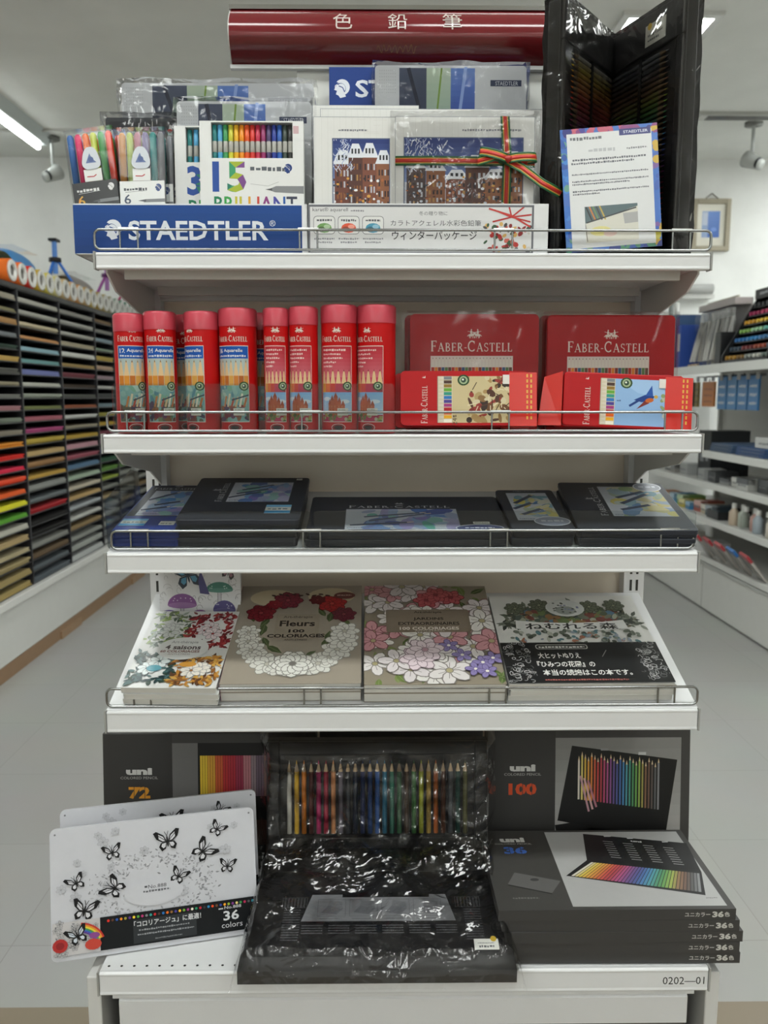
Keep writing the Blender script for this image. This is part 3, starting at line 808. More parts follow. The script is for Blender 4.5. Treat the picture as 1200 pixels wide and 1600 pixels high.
p.text('\u30a6\u30a3\u30f3\u30bf\u30fc\u30d1\u30c3\u30b1\u30fc\u30b8', 188, 21, 13, '#2b2b30', 126, bold=.008)
rg = random.Random(4)
p.clip = (256, 4, 332, 68)
for k in range(60):
    u, v = rg.uniform(262, 330), rg.uniform(4, 44)
    p.ell(u, v, rg.uniform(1.5, 5), rg.uniform(1.5, 4), rg.choice(['#b23a36', '#c9655a', '#3f5a40', '#d9b06a', '#8a2f30', '#c9c4bb', '#4a4a4a']), rg.uniform(0, 180), 7)
for a in (10, 50, 100, 150, 200, 340): p.line([(302, 54), (302 + 30 * math.cos(R(a)), 54 + 20 * math.sin(R(a)))], 2.2, '#b53432')
p.line([(268, 66), (302, 56), (330, 40)], 2.5, '#c23f3a')
p.clip = None
mb.build('printed_tray', CARD, t)

def winter_art(p, u0, v0, u1, v1, seed):
    """a snowy old-town street under a dark blue sky"""
    rg = random.Random(seed); p.rect(u0 - 1.5, v0 - 1.5, u1 + 1.5, v1 + 1.5, '#55617a'); p.clip = (u0, v0, u1, v1)
    W, H = u1 - u0, v1 - v0
    p.grad(u0, v0 + H * .4, u1, v1, '#7f93bf', '#23346f', 10)
    p.rect(u0, v0, u1, v0 + H * .42, '#b9bdc6')
    n = max(2, int(W / 45))
    for k in range(n * 2):
        x = u0 + W * (k + .1) / (n * 2); ww = W / (n * 2) * rg.uniform(.9, 1.2); hh = H * rg.uniform(.42, .68); by = v0 + H * rg.uniform(.0, .12)
        c = rg.choice(['#6b3f33', '#7a4a3a', '#55362f', '#8a5a3f', '#4a3b3b'])
        p.rect(x, by, x + ww, by + hh, c)
        p.poly([(x - 2, by + hh), (x + ww + 2, by + hh), (x + ww * .7, by + hh * 1.28), (x + ww * .25, by + hh * 1.28)], '#dcdfe6')
        for i in range(4):
            for j in range(4):
                xx, yy = x + ww * (.14 + i * .2), by + hh * (.1 + j * .22)
                p.rect(xx, yy, xx + ww * .1, yy + hh * .12, rg.choice(['#a9804a', '#8a5a34', '#30262a', '#b9bbc2', '#3a2c2c']), up=False)
        p.n += p.step
        for i in range(3): p.rect(x + ww * (.2 + i * .22), by + hh * 1.08, x + ww * (.32 + i * .22), by + hh * 1.18, '#2b2d33', up=False)
        p.n += p.step
    for k in range(int(W * .8)):
        u, v = rg.uniform(u0, u1), rg.uniform(v0, v0 + H * .5)
        p.ell(u, v, rg.uniform(.8, 3), rg.uniform(.8, 2.5), rg.choice(['#e8e9ec', '#d09a4a', '#5a3a30', '#2d2b30', '#c4c9d2', '#a9623a', '#3f4a58']), 0, 7, up=False)
    p.n += p.step
    for k in range(int(W * .8)):
        u, v = rg.uniform(u0, u0 + W * .35), rg.uniform(v0 + H * .55, v1)
        p.line([(u, v), (u + rg.uniform(-6, 6), v + rg.uniform(3, 8))], .9, rg.choice(['#c9cfe0', '#8d9cc4', '#dfe3ea']), up=False)
    p.n += p.step; p.clip = None
def gift_box(label, loc, w, h, d, art, seed, rx=-3):
    t = thing('gift_box', label, 'pencil gift box', loc, (R(rx), 0, 0), 'white winter pencil gift boxes')
    mb = MB().box(0, 0, 0, w, d, h, '#d9d9d6'); W, H = w * 1000, h * 1000; p = front(mb, 0, 0, 0)
    rg = random.Random(seed)
    for k in range(int(W / 9)): p.rect(3 + k * 9, 1, 3.5 + k * 9, H - 1, '#cfcfcb', up=False)
    for k in range(14):
        v = rg.uniform(5, H - 4); u = rg.uniform(2, W - 30); p.rect(u, v, u + rg.uniform(10, 28), v + .5, '#cfcdc8', up=False)
    p.n += p.step
    p.frame(0, 0, W, H, .7, '#8f939b')
    p.dashes(W * .48 if W > 150 else W * .3, H - 21, W * .42 if W > 150 else W * .35, 3.5, '#7d7f86', seed)
    if art: winter_art(p, *art, seed)
    mb.build('carton', CARD, t, bevel=.0008)
    return t
gift_box('narrow white gift box with snowy town picture, left in the grey-bordered carton', (-.1335, 1.283, ZT + .003), .1235, .198, .018, (29, 56, 112, 166), 2)
g = gift_box('wide white gift box tied with a red and green ribbon bow', (-.0125, 1.280, ZT + .003), .207, .198, .018, (14, 58, 189, 167), 3)
# ribbon with bow on the wide gift box
def ribbon(name, path, wv, parent, w=.0135):
    """flat striped ribbon along a path; wv = widthwise direction per point or one vector"""
    mb = MB(); stripes = [(-.5, -.3, '#1f5a34'), (-.3, -.2, '#c9a044'), (-.2, .2, '#c02a22'), (.2, .3, '#c9a044'), (.3, .5, '#1f5a34')]
    path = [Vector(q) for q in path]
    for a, b, c in stripes:
        vs = []
        for i, q in enumerate(path):
            ww = Vector(wv[i] if isinstance(wv, list) else wv).normalized()
            vs += [q + ww * w * a, q + ww * w * b]
        mb.add(vs, [(2 * i, 2 * i + 1, 2 * i + 3, 2 * i + 2) for i in range(len(path) - 1)], c, 0, True)
    o = mb.build(name, RIBBON, parent); s = o.modifiers.new('thickness', 'SOLIDIFY'); s.thickness = .0006
    return o
bx, bz, by = .166, .134, -.0012
ribbon('ribbon_band', [(0, by, bz), (.05, by, bz + .0005), (bx, by - .001, bz - .001), (.207, by, bz - .003)], (0, 0, 1), g)
ribbon('ribbon_band', [(bx - .003, by - .001, 0), (bx, by - .002, bz), (bx - .004, by - .001, .198)], (1, 0, 0), g)
def loop(sx, up):
    pts = []; wv = []
    for i in range(13):
        a = i / 12 * 2 * math.pi
        x = bx + sx * .021 * (1 - math.cos(a)); y = by - .005 - .008 * math.sin(a) - .003; z = bz + up * .012 * (1 - math.cos(a)) * .5
        pts.append((x, y, z)); wv.append((-.15 * sx, 0, 1))
    return pts, wv
a, b_ = loop(-1, .9); ribbon('bow_loop', a, b_, g)
a, b_ = loop(1, .2); ribbon('bow_loop', a, b_, g)
ribbon('bow_tail', [(bx, by - .008, bz - .002), (bx + .02, by - .013, bz - .014), (bx + .05, by - .014, bz - .036), (bx + .078, by - .012, bz - .050)], (.5, 0, .85), g)
ribbon('bow_tail', [(bx, by - .008, bz), (bx - .02, by - .012, bz + .003), (bx - .045, by - .011, bz - .004)], (0, 0, 1), g)
MB().lathe([(0, -.006), (.006, -.004), (.0075, 0), (.006, .004), (0, .006)], '#a8241f', n=12, o=(bx, by - .008, bz)).build('bow_knot', RIBBON, g)
crumple('cellophane_wrap', FILM, .207, .018, .198, g, amp=.004, seed=12, infl=.006)
gift_box('large white gift box standing behind the ribboned one', (-.127, 1.344, ZT), .346, .233, .02, None, 4)
gift_box('white gift box peeping out behind the large one at its left', (-.142, 1.385, ZT), .17, .252, .018, None, 6)

# the open black presentation case standing like a book, in cellophane
t = thing('presentation_case', 'tall black pencil case standing open like a book in crinkled cellophane', 'pencil case', (.352, 1.478, ZT))
def case_leaf(name, dx, dy, cols, seed, sticker=False):
    L = math.hypot(dx, dy); ang = math.atan2(dy, dx); H = .364; th = .021
    # local: x along the leaf from the spine, inner face towards the viewer side
    left = dx < 0
    mb = MB(); y0, y1 = (-th, 0) if not left else (0, th)
    mb.box(.006, y0, 0, L, y1, H, '#2b2a2a')
    inner = -1 if not left else 1
    yi = y0 if inner < 0 else y1
    q = MB()
    rim = .014
    e = inner * .006
    lo, hi = sorted((yi, yi + e))
    for (a, b, c, d) in ((.006, 0, L, rim), (.006, H - .055, L, H), (.006, rim, .006 + rim, H - .055), (L - rim, rim, L, H - .055)): mb.box(a, lo, b, c, hi, d, '#302f2f')
    o = mb.build(name, CLOTHY, t, rot=(0, 0, ang), bevel=.002)
    n = 36; z0 = .022; z1 = H - .062
    for i in range(n):
        z = z0 + (z1 - z0) * (i + .5) / n; c = cols[i % len(cols)]; y = yi + inner * .0032
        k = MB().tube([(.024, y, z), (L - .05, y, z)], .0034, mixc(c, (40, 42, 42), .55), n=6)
        k.tube([(L - .05, y, z), (L - .038, y, z)], [.0034, .0012], '#6d5a43', n=6); k.tube([(L - .038, y, z), (L - .032, y, z)], [.0012, .0003], c, n=6)
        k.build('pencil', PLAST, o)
    MB().box(.022, min(yi, yi + inner * .0075), .02, .03, max(yi, yi + inner * .0075), H - .06, '#121213').build('elastic_strap', CLOTHY, o)
    MB().box(L * .55, min(yi, yi + inner * .0075), .02, L * .55 + .006, max(yi, yi + inner * .0075), H - .06, '#121213').build('elastic_strap', CLOTHY, o)
    if sticker:
        s = MB(); s.box(L - .085, yi + inner * .0068, H - .046, L - .038, yi + inner * .0064, H - .016, '#d6d5cb')
        pp = P(s, (L - .085, yi + inner * .0068, H - .046), (1, 0, 0), (0, 0, 1)); pp.dashes(6, 12, 34, 4, '#666', 1); pp.dashes(6, 5, 26, 4, '#666', 2); pp.ell(10, 27, 5, 5, '#d9b52a')
        s.build('price_sticker', GLOSS, o, label='white price sticker with yellow dot')
    return o, L, ang
DK = spec(36)
l1, LL, a1 = case_leaf('left_leaf', -.140, -.176, DK[::-1], 1)
l2, RL, a2 = case_leaf('right_leaf', .073, -.203, DK, 2, True)
MB().lathe([(.0, 0), (.011, 0), (.011, .364), (0, .364)], '#161617', n=10).build('spine', CLOTHY, t)
crumple('cellophane_wrap', FILM2, LL, .032, .364, l1, amp=.0035, res=.014, seed=21, loc=(0, -.003, 0), infl=.0025)
crumple('cellophane_wrap', FILM2, RL, .032, .364, l2, amp=.0035, res=.014, seed=22, loc=(0, -.029, 0), infl=.0025)

# notice sheet in a coloured border
t = thing('notice_sheet', 'white printed notice with a painted blue border in front of the black case', 'notice', (.2405, 1.262, ZT + .001), (R(-2), R(-4.5), 0))
mb = MB().box(0, 0, 0, .142, .0015, .175, '#3f6fc0'); p = front(mb, 0, 0, 0)
rg = random.Random(9); p.clip = (0, 0, 142, 175)
for k in range(90):
    e = rg.choice('LRTB'); s_ = rg.uniform(0, 1)
    u, v = {'L': (rg.uniform(0, 9), s_ * 175), 'R': (rg.uniform(132, 142), s_ * 175), 'T': (s_ * 142, rg.uniform(168, 175)), 'B': (s_ * 142, rg.uniform(0, 6))}[e]
    c = {'L': ['#2f6fc4', '#3f83d0', '#2b55a8', '#5f9a8a'], 'R': ['#3f62b4', '#7a5a9c', '#c7a53a', '#4a78c8', '#b9b04a'], 'T': ['#8a3f7c', '#4a3f94', '#c05a72', '#2b2f7c'], 'B': ['#33408c', '#2f55a4', '#4a8a6c', '#2b3c84']}[e]
    p.ell(u, v, rg.uniform(4, 9), rg.uniform(3, 8), rg.choice(c), rg.uniform(0, 180), 8, up=False)
    p.n += p.step / 2
p.clip = None
p.rect(9, 5, 133, 168, '#d9dbdc')
p.rect(86, 161, 132, 170, '#2b2f74'); p.text('STAEDTLER', 110, 163.5, 4, '#d0d4e4', 36, bold=.02)
p.dashes(14, 158, 46, 5, '#6a6c72', 1); p.dashes(40, 140, 40, 6, '#b5b7bb', 2); p.dashes(96, 141, 30, 3, '#7a7c82', 3)
for k, v in enumerate((129, 124, 109, 99, 95, 85, 81)): p.dashes(14 if k else 16, v, (108, 92, 112, 112, 84, 112, 40)[k], 3.4 if k < 2 else 2.6, '#5d5f68', 10 + k)
p.rect(30, 12, 108, 64, '#d2d0c4'); p.clip = (30, 12, 108, 64)
p.poly([(30, 64), (108, 64), (108, 60), (30, 40)], '#4f6468')
for k in range(5): p.line([(32 + k * 5, 64), (40 + k * 5, 44)], 2.2, ['#2b2b2b', '#c47a3a', '#6a8a5a', '#3a3a3a', '#b9a04a'][k])
p.poly([(88, 36), (108, 37), (108, 52), (86, 51)], '#a9a9a8'); p.ell(52, 28, 16, 7, '#d9d08a'); p.ell(66, 24, 10, 5, '#d2b9b0'); p.line([(30, 40), (32, 14)], 1, '#44443f'); p.line([(32, 41), (106, 58)], 2, '#33383a')
p.clip = None
mb.build('printed_sheet', GLOSS, t)
# ------------------------------------------------------------------ second shelf: red tubes and tins
ZS = 1.2249
RED = '#c01416'
def tube_box(label, x, y, r, H, kind, az, group, num='36', wide=1.0):
    t = thing('pencil_tube', label, 'pencil tube', (x, y, ZS), (0, 0, R(az)), group)
    lid_h = .027
    mb = MB(); mb.lathe([(0, 0), (r * .97, 0), (r, .002), (r, H - lid_h)], ['#8f1416', RED, RED], n=40)
    def fn(u, v, n):
        g = .002; k = math.floor(u / g + 1e-6); f = u / g - k
        a, b = k * g / r, (k + 1) * g / r; rr = r + n
        return (rr * (math.sin(a) * (1 - f) + math.sin(b) * f), -rr * (math.cos(a) * (1 - f) + math.cos(b) * f), v)
    p = P(mb, (0, 0, 0), (1, 0, 0), (0, 0, 1), fn=fn, base=1.5e-4, step=2.5e-6)
    hw = r * 1000 * .92 * wide
    z_top = 128; cream = '#d9cfc4'
    knights(p, 2, 150, 14, cream); p.serif('FABER-CASTELL', 0, 137, 9, cream, min(2 * hw, 54))
    p.rect(-hw - .7, 17, hw + .7, 131, cream)
    if kind == 'aqua':
        p.rect(-hw, 18, hw, 130, '#3f5f66')
        p.rect(-hw, 112, hw, 130, '#1f55a8')
        n_ = num
        p.text(n_, -hw + 3, 120, 7, '#e4e4e0', 8, 'L', bold=.02); p.text('Aquarelle', -hw + 14, 120, 6.5, '#e4e4e0', 30, 'L', bold=.01); p.dashes(-hw + 3, 114, 2 * hw - 6, 3.5, '#cdd3dd', int(r * 9999))
        p.rect(-hw, 72, hw, 112, '#a9b7b4')
        pencil_row(p, -hw, 72, 2 * hw, 38, ['#c87a2c', '#d08a34', '#b96a2a', '#cf9a4a', '#c47a34', '#a9602a', '#c98a3f'][:5 if r < .026 else 7], .62, .06)
        rg = random.Random(int(r * 1e5) + 3)
        p.clip = (-hw, 18, hw, 72)
        p.rect(-hw, 18, hw, 72, '#7fa8a4')
        for k in range(46):
            u, v = rg.uniform(-hw, hw), rg.uniform(18, 70)
            c = rg.choice(['#6fa0a8', '#8fb4ac', '#a4c0b4', '#5a8a98', '#7aa890']) if v > 44 else rg.choice(['#54405c', '#7a3f3a', '#5f5a48', '#8a5a3a', '#463a52', '#6d7a5c'])
            p.ell(u, v, rg.uniform(3, 9), rg.uniform(2, 5), c, rg.uniform(0, 180), 8)
        for k in range(6):
            u = -hw * .5 + k * hw * .24; p.line([(u, 40), (u + 4, 56 + 4 * math.sin(k * 2))], 3, ['#c97f4a', '#d9c9a9', '#b5503a', '#d2b48a', '#e2d9c4', '#b96a3a'][k])
        for k in range(4): p.ell(-hw * .4 + k * 6, 27 + 2 * (k % 2), 4, 5, ['#7a2f3c', '#8a3f4a', '#6a3a5a', '#94483f'][k], 0, 8)
        p.line([(0, 50), (hw, 58)], 2.2, '#3a4a54')
        p.clip = None
    else:
        p.rect(-hw, 18, hw, 130, '#b7365a'); p.grad(-hw, 84, hw, 130, '#c46a76', '#b32c38', 8)
        for k in range(5): p.dashes(-hw + 3, 123 - k * 6, (1.5, 1.2, 1.3, .9, .7)[k] * hw, 3.2, '#e0c3be', k + int(r * 999))
        pencil_row(p, -hw, 62, 2 * hw, 34, ['#d9962f', '#d6652a', '#c93a2a', '#b52f4a', '#a9344a', '#8f2f3a'], .62, .08)
        p.clip = (-hw, 18, hw, 62); p.grad(-hw, 28, hw, 62, '#c4d6e6', '#7fb0dc', 8)
        p.ell(-hw * .6, 52, 7, 3, '#d4dde4'); p.ell(hw * .55, 48, 8, 3, '#d4dde4')
        bc = '#b85a38'; bd = '#a04a30'
        for x0, x1, y1 in ((-12, -7, 44), (-8, -3, 50), (-3, 3, 54), (3, 8, 47), (8, 14, 42)):
            p.rect(x0, 26, x1, y1, bc); p.poly([(x0 - .5, y1), (x1 + .5, y1), ((x0 + x1) / 2, y1 + 8)], bd)
            for q in range(3): p.rect(x0 + 1, 29 + q * 5, x0 + 2, 32 + q * 5, '#c98a5a', up=False)
        rg = random.Random(5)
        for k in range(26): p.ell(rg.uniform(-hw, hw), rg.uniform(18, 29), rg.uniform(2, 4), rg.uniform(1.5, 3), rg.choice(['#6d7a44', '#8a8f52', '#55683a', '#a9a05a', '#b5b093']), 0, 7)
        p.clip = None
    badge(p, hw * .72, 71, 6.5)
    p.ell(hw * .15, 9, 11, 6, '#d9c9c4'); p.ell(hw * .15, 9, 10, 5.2, '#8f1a1c'); p.ell(hw * .15, 9, 7, 3.2, '#2b1a1a')
    mb.build('printed_body', TIN, t)
    MB().lathe([(r + .0006, H - lid_h), (r + .0008, H - .003), (r - .002, H), (r - .006, H), (r - .007, H - .0025), (0, H - .0025)], '#c04352', n=40).build('lid', PLAST, t, label='paler red push-on lid')
    s = MB(); p = P(s, (0, 0, 0), (1, 0, 0), (0, 0, 1), fn=lambda u, v, n: ((r + .0013 + n) * math.sin(u / r), -(r + .0013 + n) * math.cos(u / r), v), base=5e-5)
    u = hw * .1; p.rect(u, 27, u + 16, 38, '#dad7cb'); p.dashes(u + 2, 30, 12, 4, '#77756d', 4); p.dashes(u + 2, 34.5, 10, 2, '#9a978d', 5)
    s.build('price_sticker', GLOSS, t, label='small white price sticker')
    return t
G1 = 'red pencil tubes with a blue band'; G2 = 'red pencil tubes with a castle picture'
FR = 1.2625
for lab, x, r, H, k, az, g in (
    ('red pencil tube with blue band, first from the left, the number 12 on it', -.4155, .0228, .179, 'aqua', 22, G1),
    ('red pencil tube with blue band, second from the left', -.3690, .0236, .182, 'aqua', 12, G1),
    ('red pencil tube with blue band turned left, third from the left', -.3065, .0258, .182, 'aqua', -38, G1),
    ('widest blue-banded red pencil tube, fourth from the left', -.2520, .0285, .187, 'aqua', -14, G1),
    ('slimmest red castle-picture tube, next to the widest blue-banded tube', -.1925, .0190, .187, 'castle', -4, G2),
    ('second slim red castle-picture tube from the left', -.1515, .0218, .189, 'castle', -18, G2),
    ('wide red castle-picture tube, third of the four', -.0975, .0275, .192, 'castle', -10, G2),
    ('wide red castle-picture tube at the right end, beside the red tins', -.0405, .0292, .192, 'castle', -34, G2)):
    tube_box(lab, x, FR + r, r, H, k, az, g, '12' if x < -.4 else ('24' if x < -.35 else '36'))
for lab, x, y, r, H, az in (
    ('red tube hidden behind the first blue-banded tube', -.4010, 1.345, .0235, .179, 20),
    ('red tube hidden behind the second blue-banded tube', -.3370, 1.346, .0290, .182, -10),
    ('red tube peeping out behind the widest blue-banded tube', -.2300, 1.372, .0335, .187, 30)):
    tube_box(lab, x, y, r, H, 'aqua', az, 'red pencil tubes in the second row')

def red_tin(label, loc, w, h, d, pic_, group, rx=-3, seed=1):
    t = thing('pencil_tin', label, 'pencil tin', loc, (R(rx), 0, 0), group)
    mb = MB().prism(rrect(0, 0, w, h, .008), 0, d, '#a01218', axis='y'); W, H = w * 1000, h * 1000
    p = front(mb, 0, 0, 0, clip=(2, 2, W - 2, H - 2))
    cr = '#d6c6bd'
    knights(p, W * .5, H - 38, 24, cr); p.serif('FABER-CASTELL', W * .48, H - 59, 17, cr, W * .64)
    p.rect(W * .16, H - 98, W * .80, H - 66, '#d2c8bf'); pencil_row(p, W * .165, H - 97, W * .63, 29, ['#b23a2a', '#d9822f', '#8a3a2f', '#3f5a7a', '#5a7a4a', '#6a4a3a'] * 4, .55, .1, wood='#d6d0c4')
    if pic_ == 'horse':
        p.rect(W * .16, H - 150, W * .80, H - 98, '#cbbf9f'); p.text('24', W * .36, H - 112, 8, '#5a4a3a', 11); p.dashes(W * .42, H - 110, 34, 4, '#7a6a58', 3)
    else:
        p.rect(W * .16, H - 150, W * .80, H - 98, '#7f9ec9'); p.ell(W * .45, H - 106, W * .26, 14, '#6f94c8'); p.ell(W * .68, H - 112, 20, 12, '#d0cbb9')
    badge(p, W * .78, H - 104, 9)
    mb.build('tin_lid', TIN, t, bevel=.0025)
    MB().prism(rrect(.003, .003, w - .003, h - .003, .006), d, d + .004, '#7d1418', axis='y').build('tin_base', TIN, t)
    crumple('plastic_sleeve', SLEEVE, w, d + .004, h, t, amp=.0018, res=.02, seed=seed, infl=.0045)
    return t
GT = 'large red pencil tins in clear sleeves'
red_tin('large red pencil tin with cream picture panel standing beside the tubes', (.013, 1.338, ZS), .206, .186, .012, 'horse', GT, seed=1)
red_tin('large red pencil tin hidden behind the cream-panelled one', (.006, 1.368, ZS), .206, .187, .012, 'horse', GT, seed=2)
red_tin('large red pencil tin with blue picture panel at the right end', (.232, 1.338, ZS), .206, .185, .012, 'bird', GT, seed=3)
red_tin('large red pencil tin hidden behind the blue-panelled one', (.226, 1.368, ZS), .206, .187, .012, 'bird', GT, seed=4)

def bird(p, u, v, s):
    p.poly(rotp([(u - s, v + s * .1), (u - s * .1, v + s * .32), (u + s * .5, v + s * .1), (u + s * .2, v - s * .2), (u - s * .5, v - s * .15)], u, v, 12), '#1f3f86')
    p.poly([(u - s * .2, v + s * .2), (u + s * .25, v + s * .95), (u + s * .35, v + s * .2)], '#2b55a4'); p.poly([(u - s * .1, v), (u - s * .8, v - s * .75), (u + s * .1, v - s * .3)], '#7a2f2a'); p.ell(u + s * .1, v - s * .1, s * .3, s * .16, '#c4642c', 10); p.line([(u - s * 1.3, v - s * .55), (u - s * .6, v - .1 * s)], s * .16, '#24407c'); p.ell(u + s * .55, v + s * .16, s * .14, s * .12, '#c9a24a')
def small_tin(label, loc, w, h, d, pic_, group, rx=-8, rz=0, wing_l=False, ry=0):
    t = thing('pencil_tin', label, 'pencil tin', loc, (R(rx), R(ry), R(rz)), group)
    mb = MB().prism(rrect(0, 0, w, h, .007), 0, d, '#b01318', axis='y'); W, H = w * 1000, h * 1000
    p = front(mb, 0, 0, 0, clip=(1.5, 1.5, W - 1.5, H - 1.5))
    cr = '#d9cac0'
    p.serif('FABER-CASTELL', 41, 32, 10, cr, 58, rot=90)
    k0 = len(mb.v); knights(p, 0, 0, 11, cr)
    mb.v[k0:] = [(.0395 - z, y, .0705 + x) for x, y, z in mb.v[k0:]]
    p.rect(56, 4, 176, H - 8, '#cfc4ab')
    for i in range(12):
        v = 4 + i * (H - 12) / 12; s = (H - 12) / 12
        c = spec(12)[i]; p.rect(66, v + .5, 78, v + s - .5, c, up=False); p.poly([(66, v + .5), (66, v + s - .5), (57, v + s / 2)], '#d6cdbd', False)
    p.n += p.step; p.rect(56, 4, 57, H - 8, '#8a7a70')
    p.clip = (79, 4, 176, H - 8); rg = random.Random(7)
    if pic_ == 'horse':
        p.rect(79, 4, 176, H - 8, '#c9b98f')
        for k in range(60): p.ell(rg.uniform(100, 176), rg.uniform(4, H - 8), rg.uniform(3, 11), rg.uniform(2, 6), rg.choice(['#6d4a30', '#8a6a44', '#a98a5a', '#54382b', '#7a2f2a', '#d0c4a2', '#3f332c', '#b09a6a', '#933a34']), rg.uniform(0, 180), 8)
        for k in range(22): u, v = rg.uniform(104, 170), rg.uniform(20, H - 12); p.line([(u, v), (u + rg.uniform(-14, 14), v + rg.uniform(-12, 12))], 1.2, rg.choice(['#3a2a22', '#e0d4b4', '#5a3a2a']))
        p.text('24', 86, 6, 7, '#5a4a3c', 10, rot=90); p.dashes(80, 12, 5, 4, '#6a5a48', 4)
    else:
        p.rect(79, 4, 176, H - 8, '#8fb3dc'); p.ell(140, 80, 50, 30, '#9fc0e4')
        for k in range(24): p.ell(rg.uniform(150, 178), rg.uniform(4, H), rg.uniform(3, 8), rg.uniform(2, 4), rg.choice(['#8a9a6a', '#b5b9a0', '#c9c9be', '#7d8a8f']), rg.uniform(0, 180), 8)
        bird(p, 130, 46, 22); p.dashes(82, 40, 6, 3, '#4a5f8a', 2)
    p.clip = None; badge(p, 96, H - 14, 8)
    mb.build('tin_lid', TIN, t, bevel=.002)
    MB().prism(rrect(.003, .003, w - .003, h - .003, .005), d, d + .004, '#7d1418', axis='y').build('tin_base', TIN, t)
    # bright red paper wrap with yellow lettering folded over the end
    wr = MB(); wr.box(w - .030, -.0012, -.001, w + .012, d + .004, h * .97, '#cf2417')
    pp = front(wr, w - .030, -.0012, -.001)
    for k, dd in ((0, 26), (1, 32)): 
        for i in range(9): pp.rect(dd, 10 + i * 8, dd + 2.6, 15 + i * 8, '#d9a63a', up=False)
    wr.build('paper_wrap', GLOSS, t, label='bright red wrap end with yellow lettering')
    if wing_l:
        wl = MB(); wl.add([(-.002, .0, 0), (-.002, 0, h), (-.028, .012, h * .9), (-.036, .012, 0)], [(0, 1, 2, 3)], '#c7200f'); wl.add([(-.028, .012, h * .9), (-.002, 0, h), (-.006, .03, h * .95)], [(0, 1, 2)], '#b01c12')
        o = wl.build('wrap_flap', GLOSS, t); s = o.modifiers.new('thickness', 'SOLIDIFY'); s.thickness = .0008
    s = MB().box(w - .040, -.0016, h - .020, w - .030, -.0008, h - .006, '#dcd6cf'); s.build('price_sticker', GLOSS, t)
    return t
GS = 'small landscape red pencil tins at the front'
small_tin('small red tin with horse picture lying in front of the left large red tin', (-.004, 1.268, ZS + .012), .196, .083, .012, 'horse', GS)
small_tin('small red tin tucked directly behind the horse picture tin', (-.012, 1.290, ZS + .008), .196, .084, .012, 'horse', GS)
small_tin('small red tin with flying bird picture in front of the right large red tin', (.243, 1.268, ZS + .012), .186, .083, .012, 'bird', GS, ry=2.5, wing_l=True)
small_tin('small red tin tucked directly behind the bird picture tin', (.236, 1.290, ZS + .008), .186, .082, .012, 'bird', GS)
def bundle(label, x0, x1, y0=1.262):
    t = thing('tin_tray', label, 'pencil tin', (x0, y0, ZS))
    MB().prism(rrect(0, 0, x1 - x0, .06, .006), 0, .010, '#8f171b').build('tin_lid', TIN, t, bevel=.0015)
    crumple('plastic_sleeve', SLEEVE, x1 - x0, .06, .010, t, amp=.0015, seed=int(x0 * 99) + 40, infl=.001)
# ------------------------------------------------------------------ third shelf: dark pencil tins lying in stacks
def wash_art(p, u0, v0, u1, v1, pal, seed, bg='#b4b9c2'):
    rg = random.Random(seed); p.rect(u0, v0, u1, v1, bg); c0 = p.clip; p.clip = (u0, v0, u1, v1)
    W, H = u1 - u0, v1 - v0
    for k in range(46):
        t = rg.random(); p.ell(u0 + W * (.2 + .8 * t), v0 + H * rg.uniform(.05, .95), W * rg.uniform(.05, .16), H * rg.uniform(.05, .16), mixc(bg, rg.choice(pal), rg.uniform(.25, .85)), rg.uniform(0, 180), 9)
    for k in range(3):
        a = (u0 + W * rg.uniform(.0, .25), v0 + H * (.2 + .2 * k)); b = (a[0] + W * .5, a[1] + H * rg.uniform(.1, .35))
        p.line([a, b], H * .06, '#4a5164'); p.line([b, (b[0] + W * .06, b[1] + H * .03)], H * .03, '#c9b79a')
    p.clip = c0
DARK = '#353840'
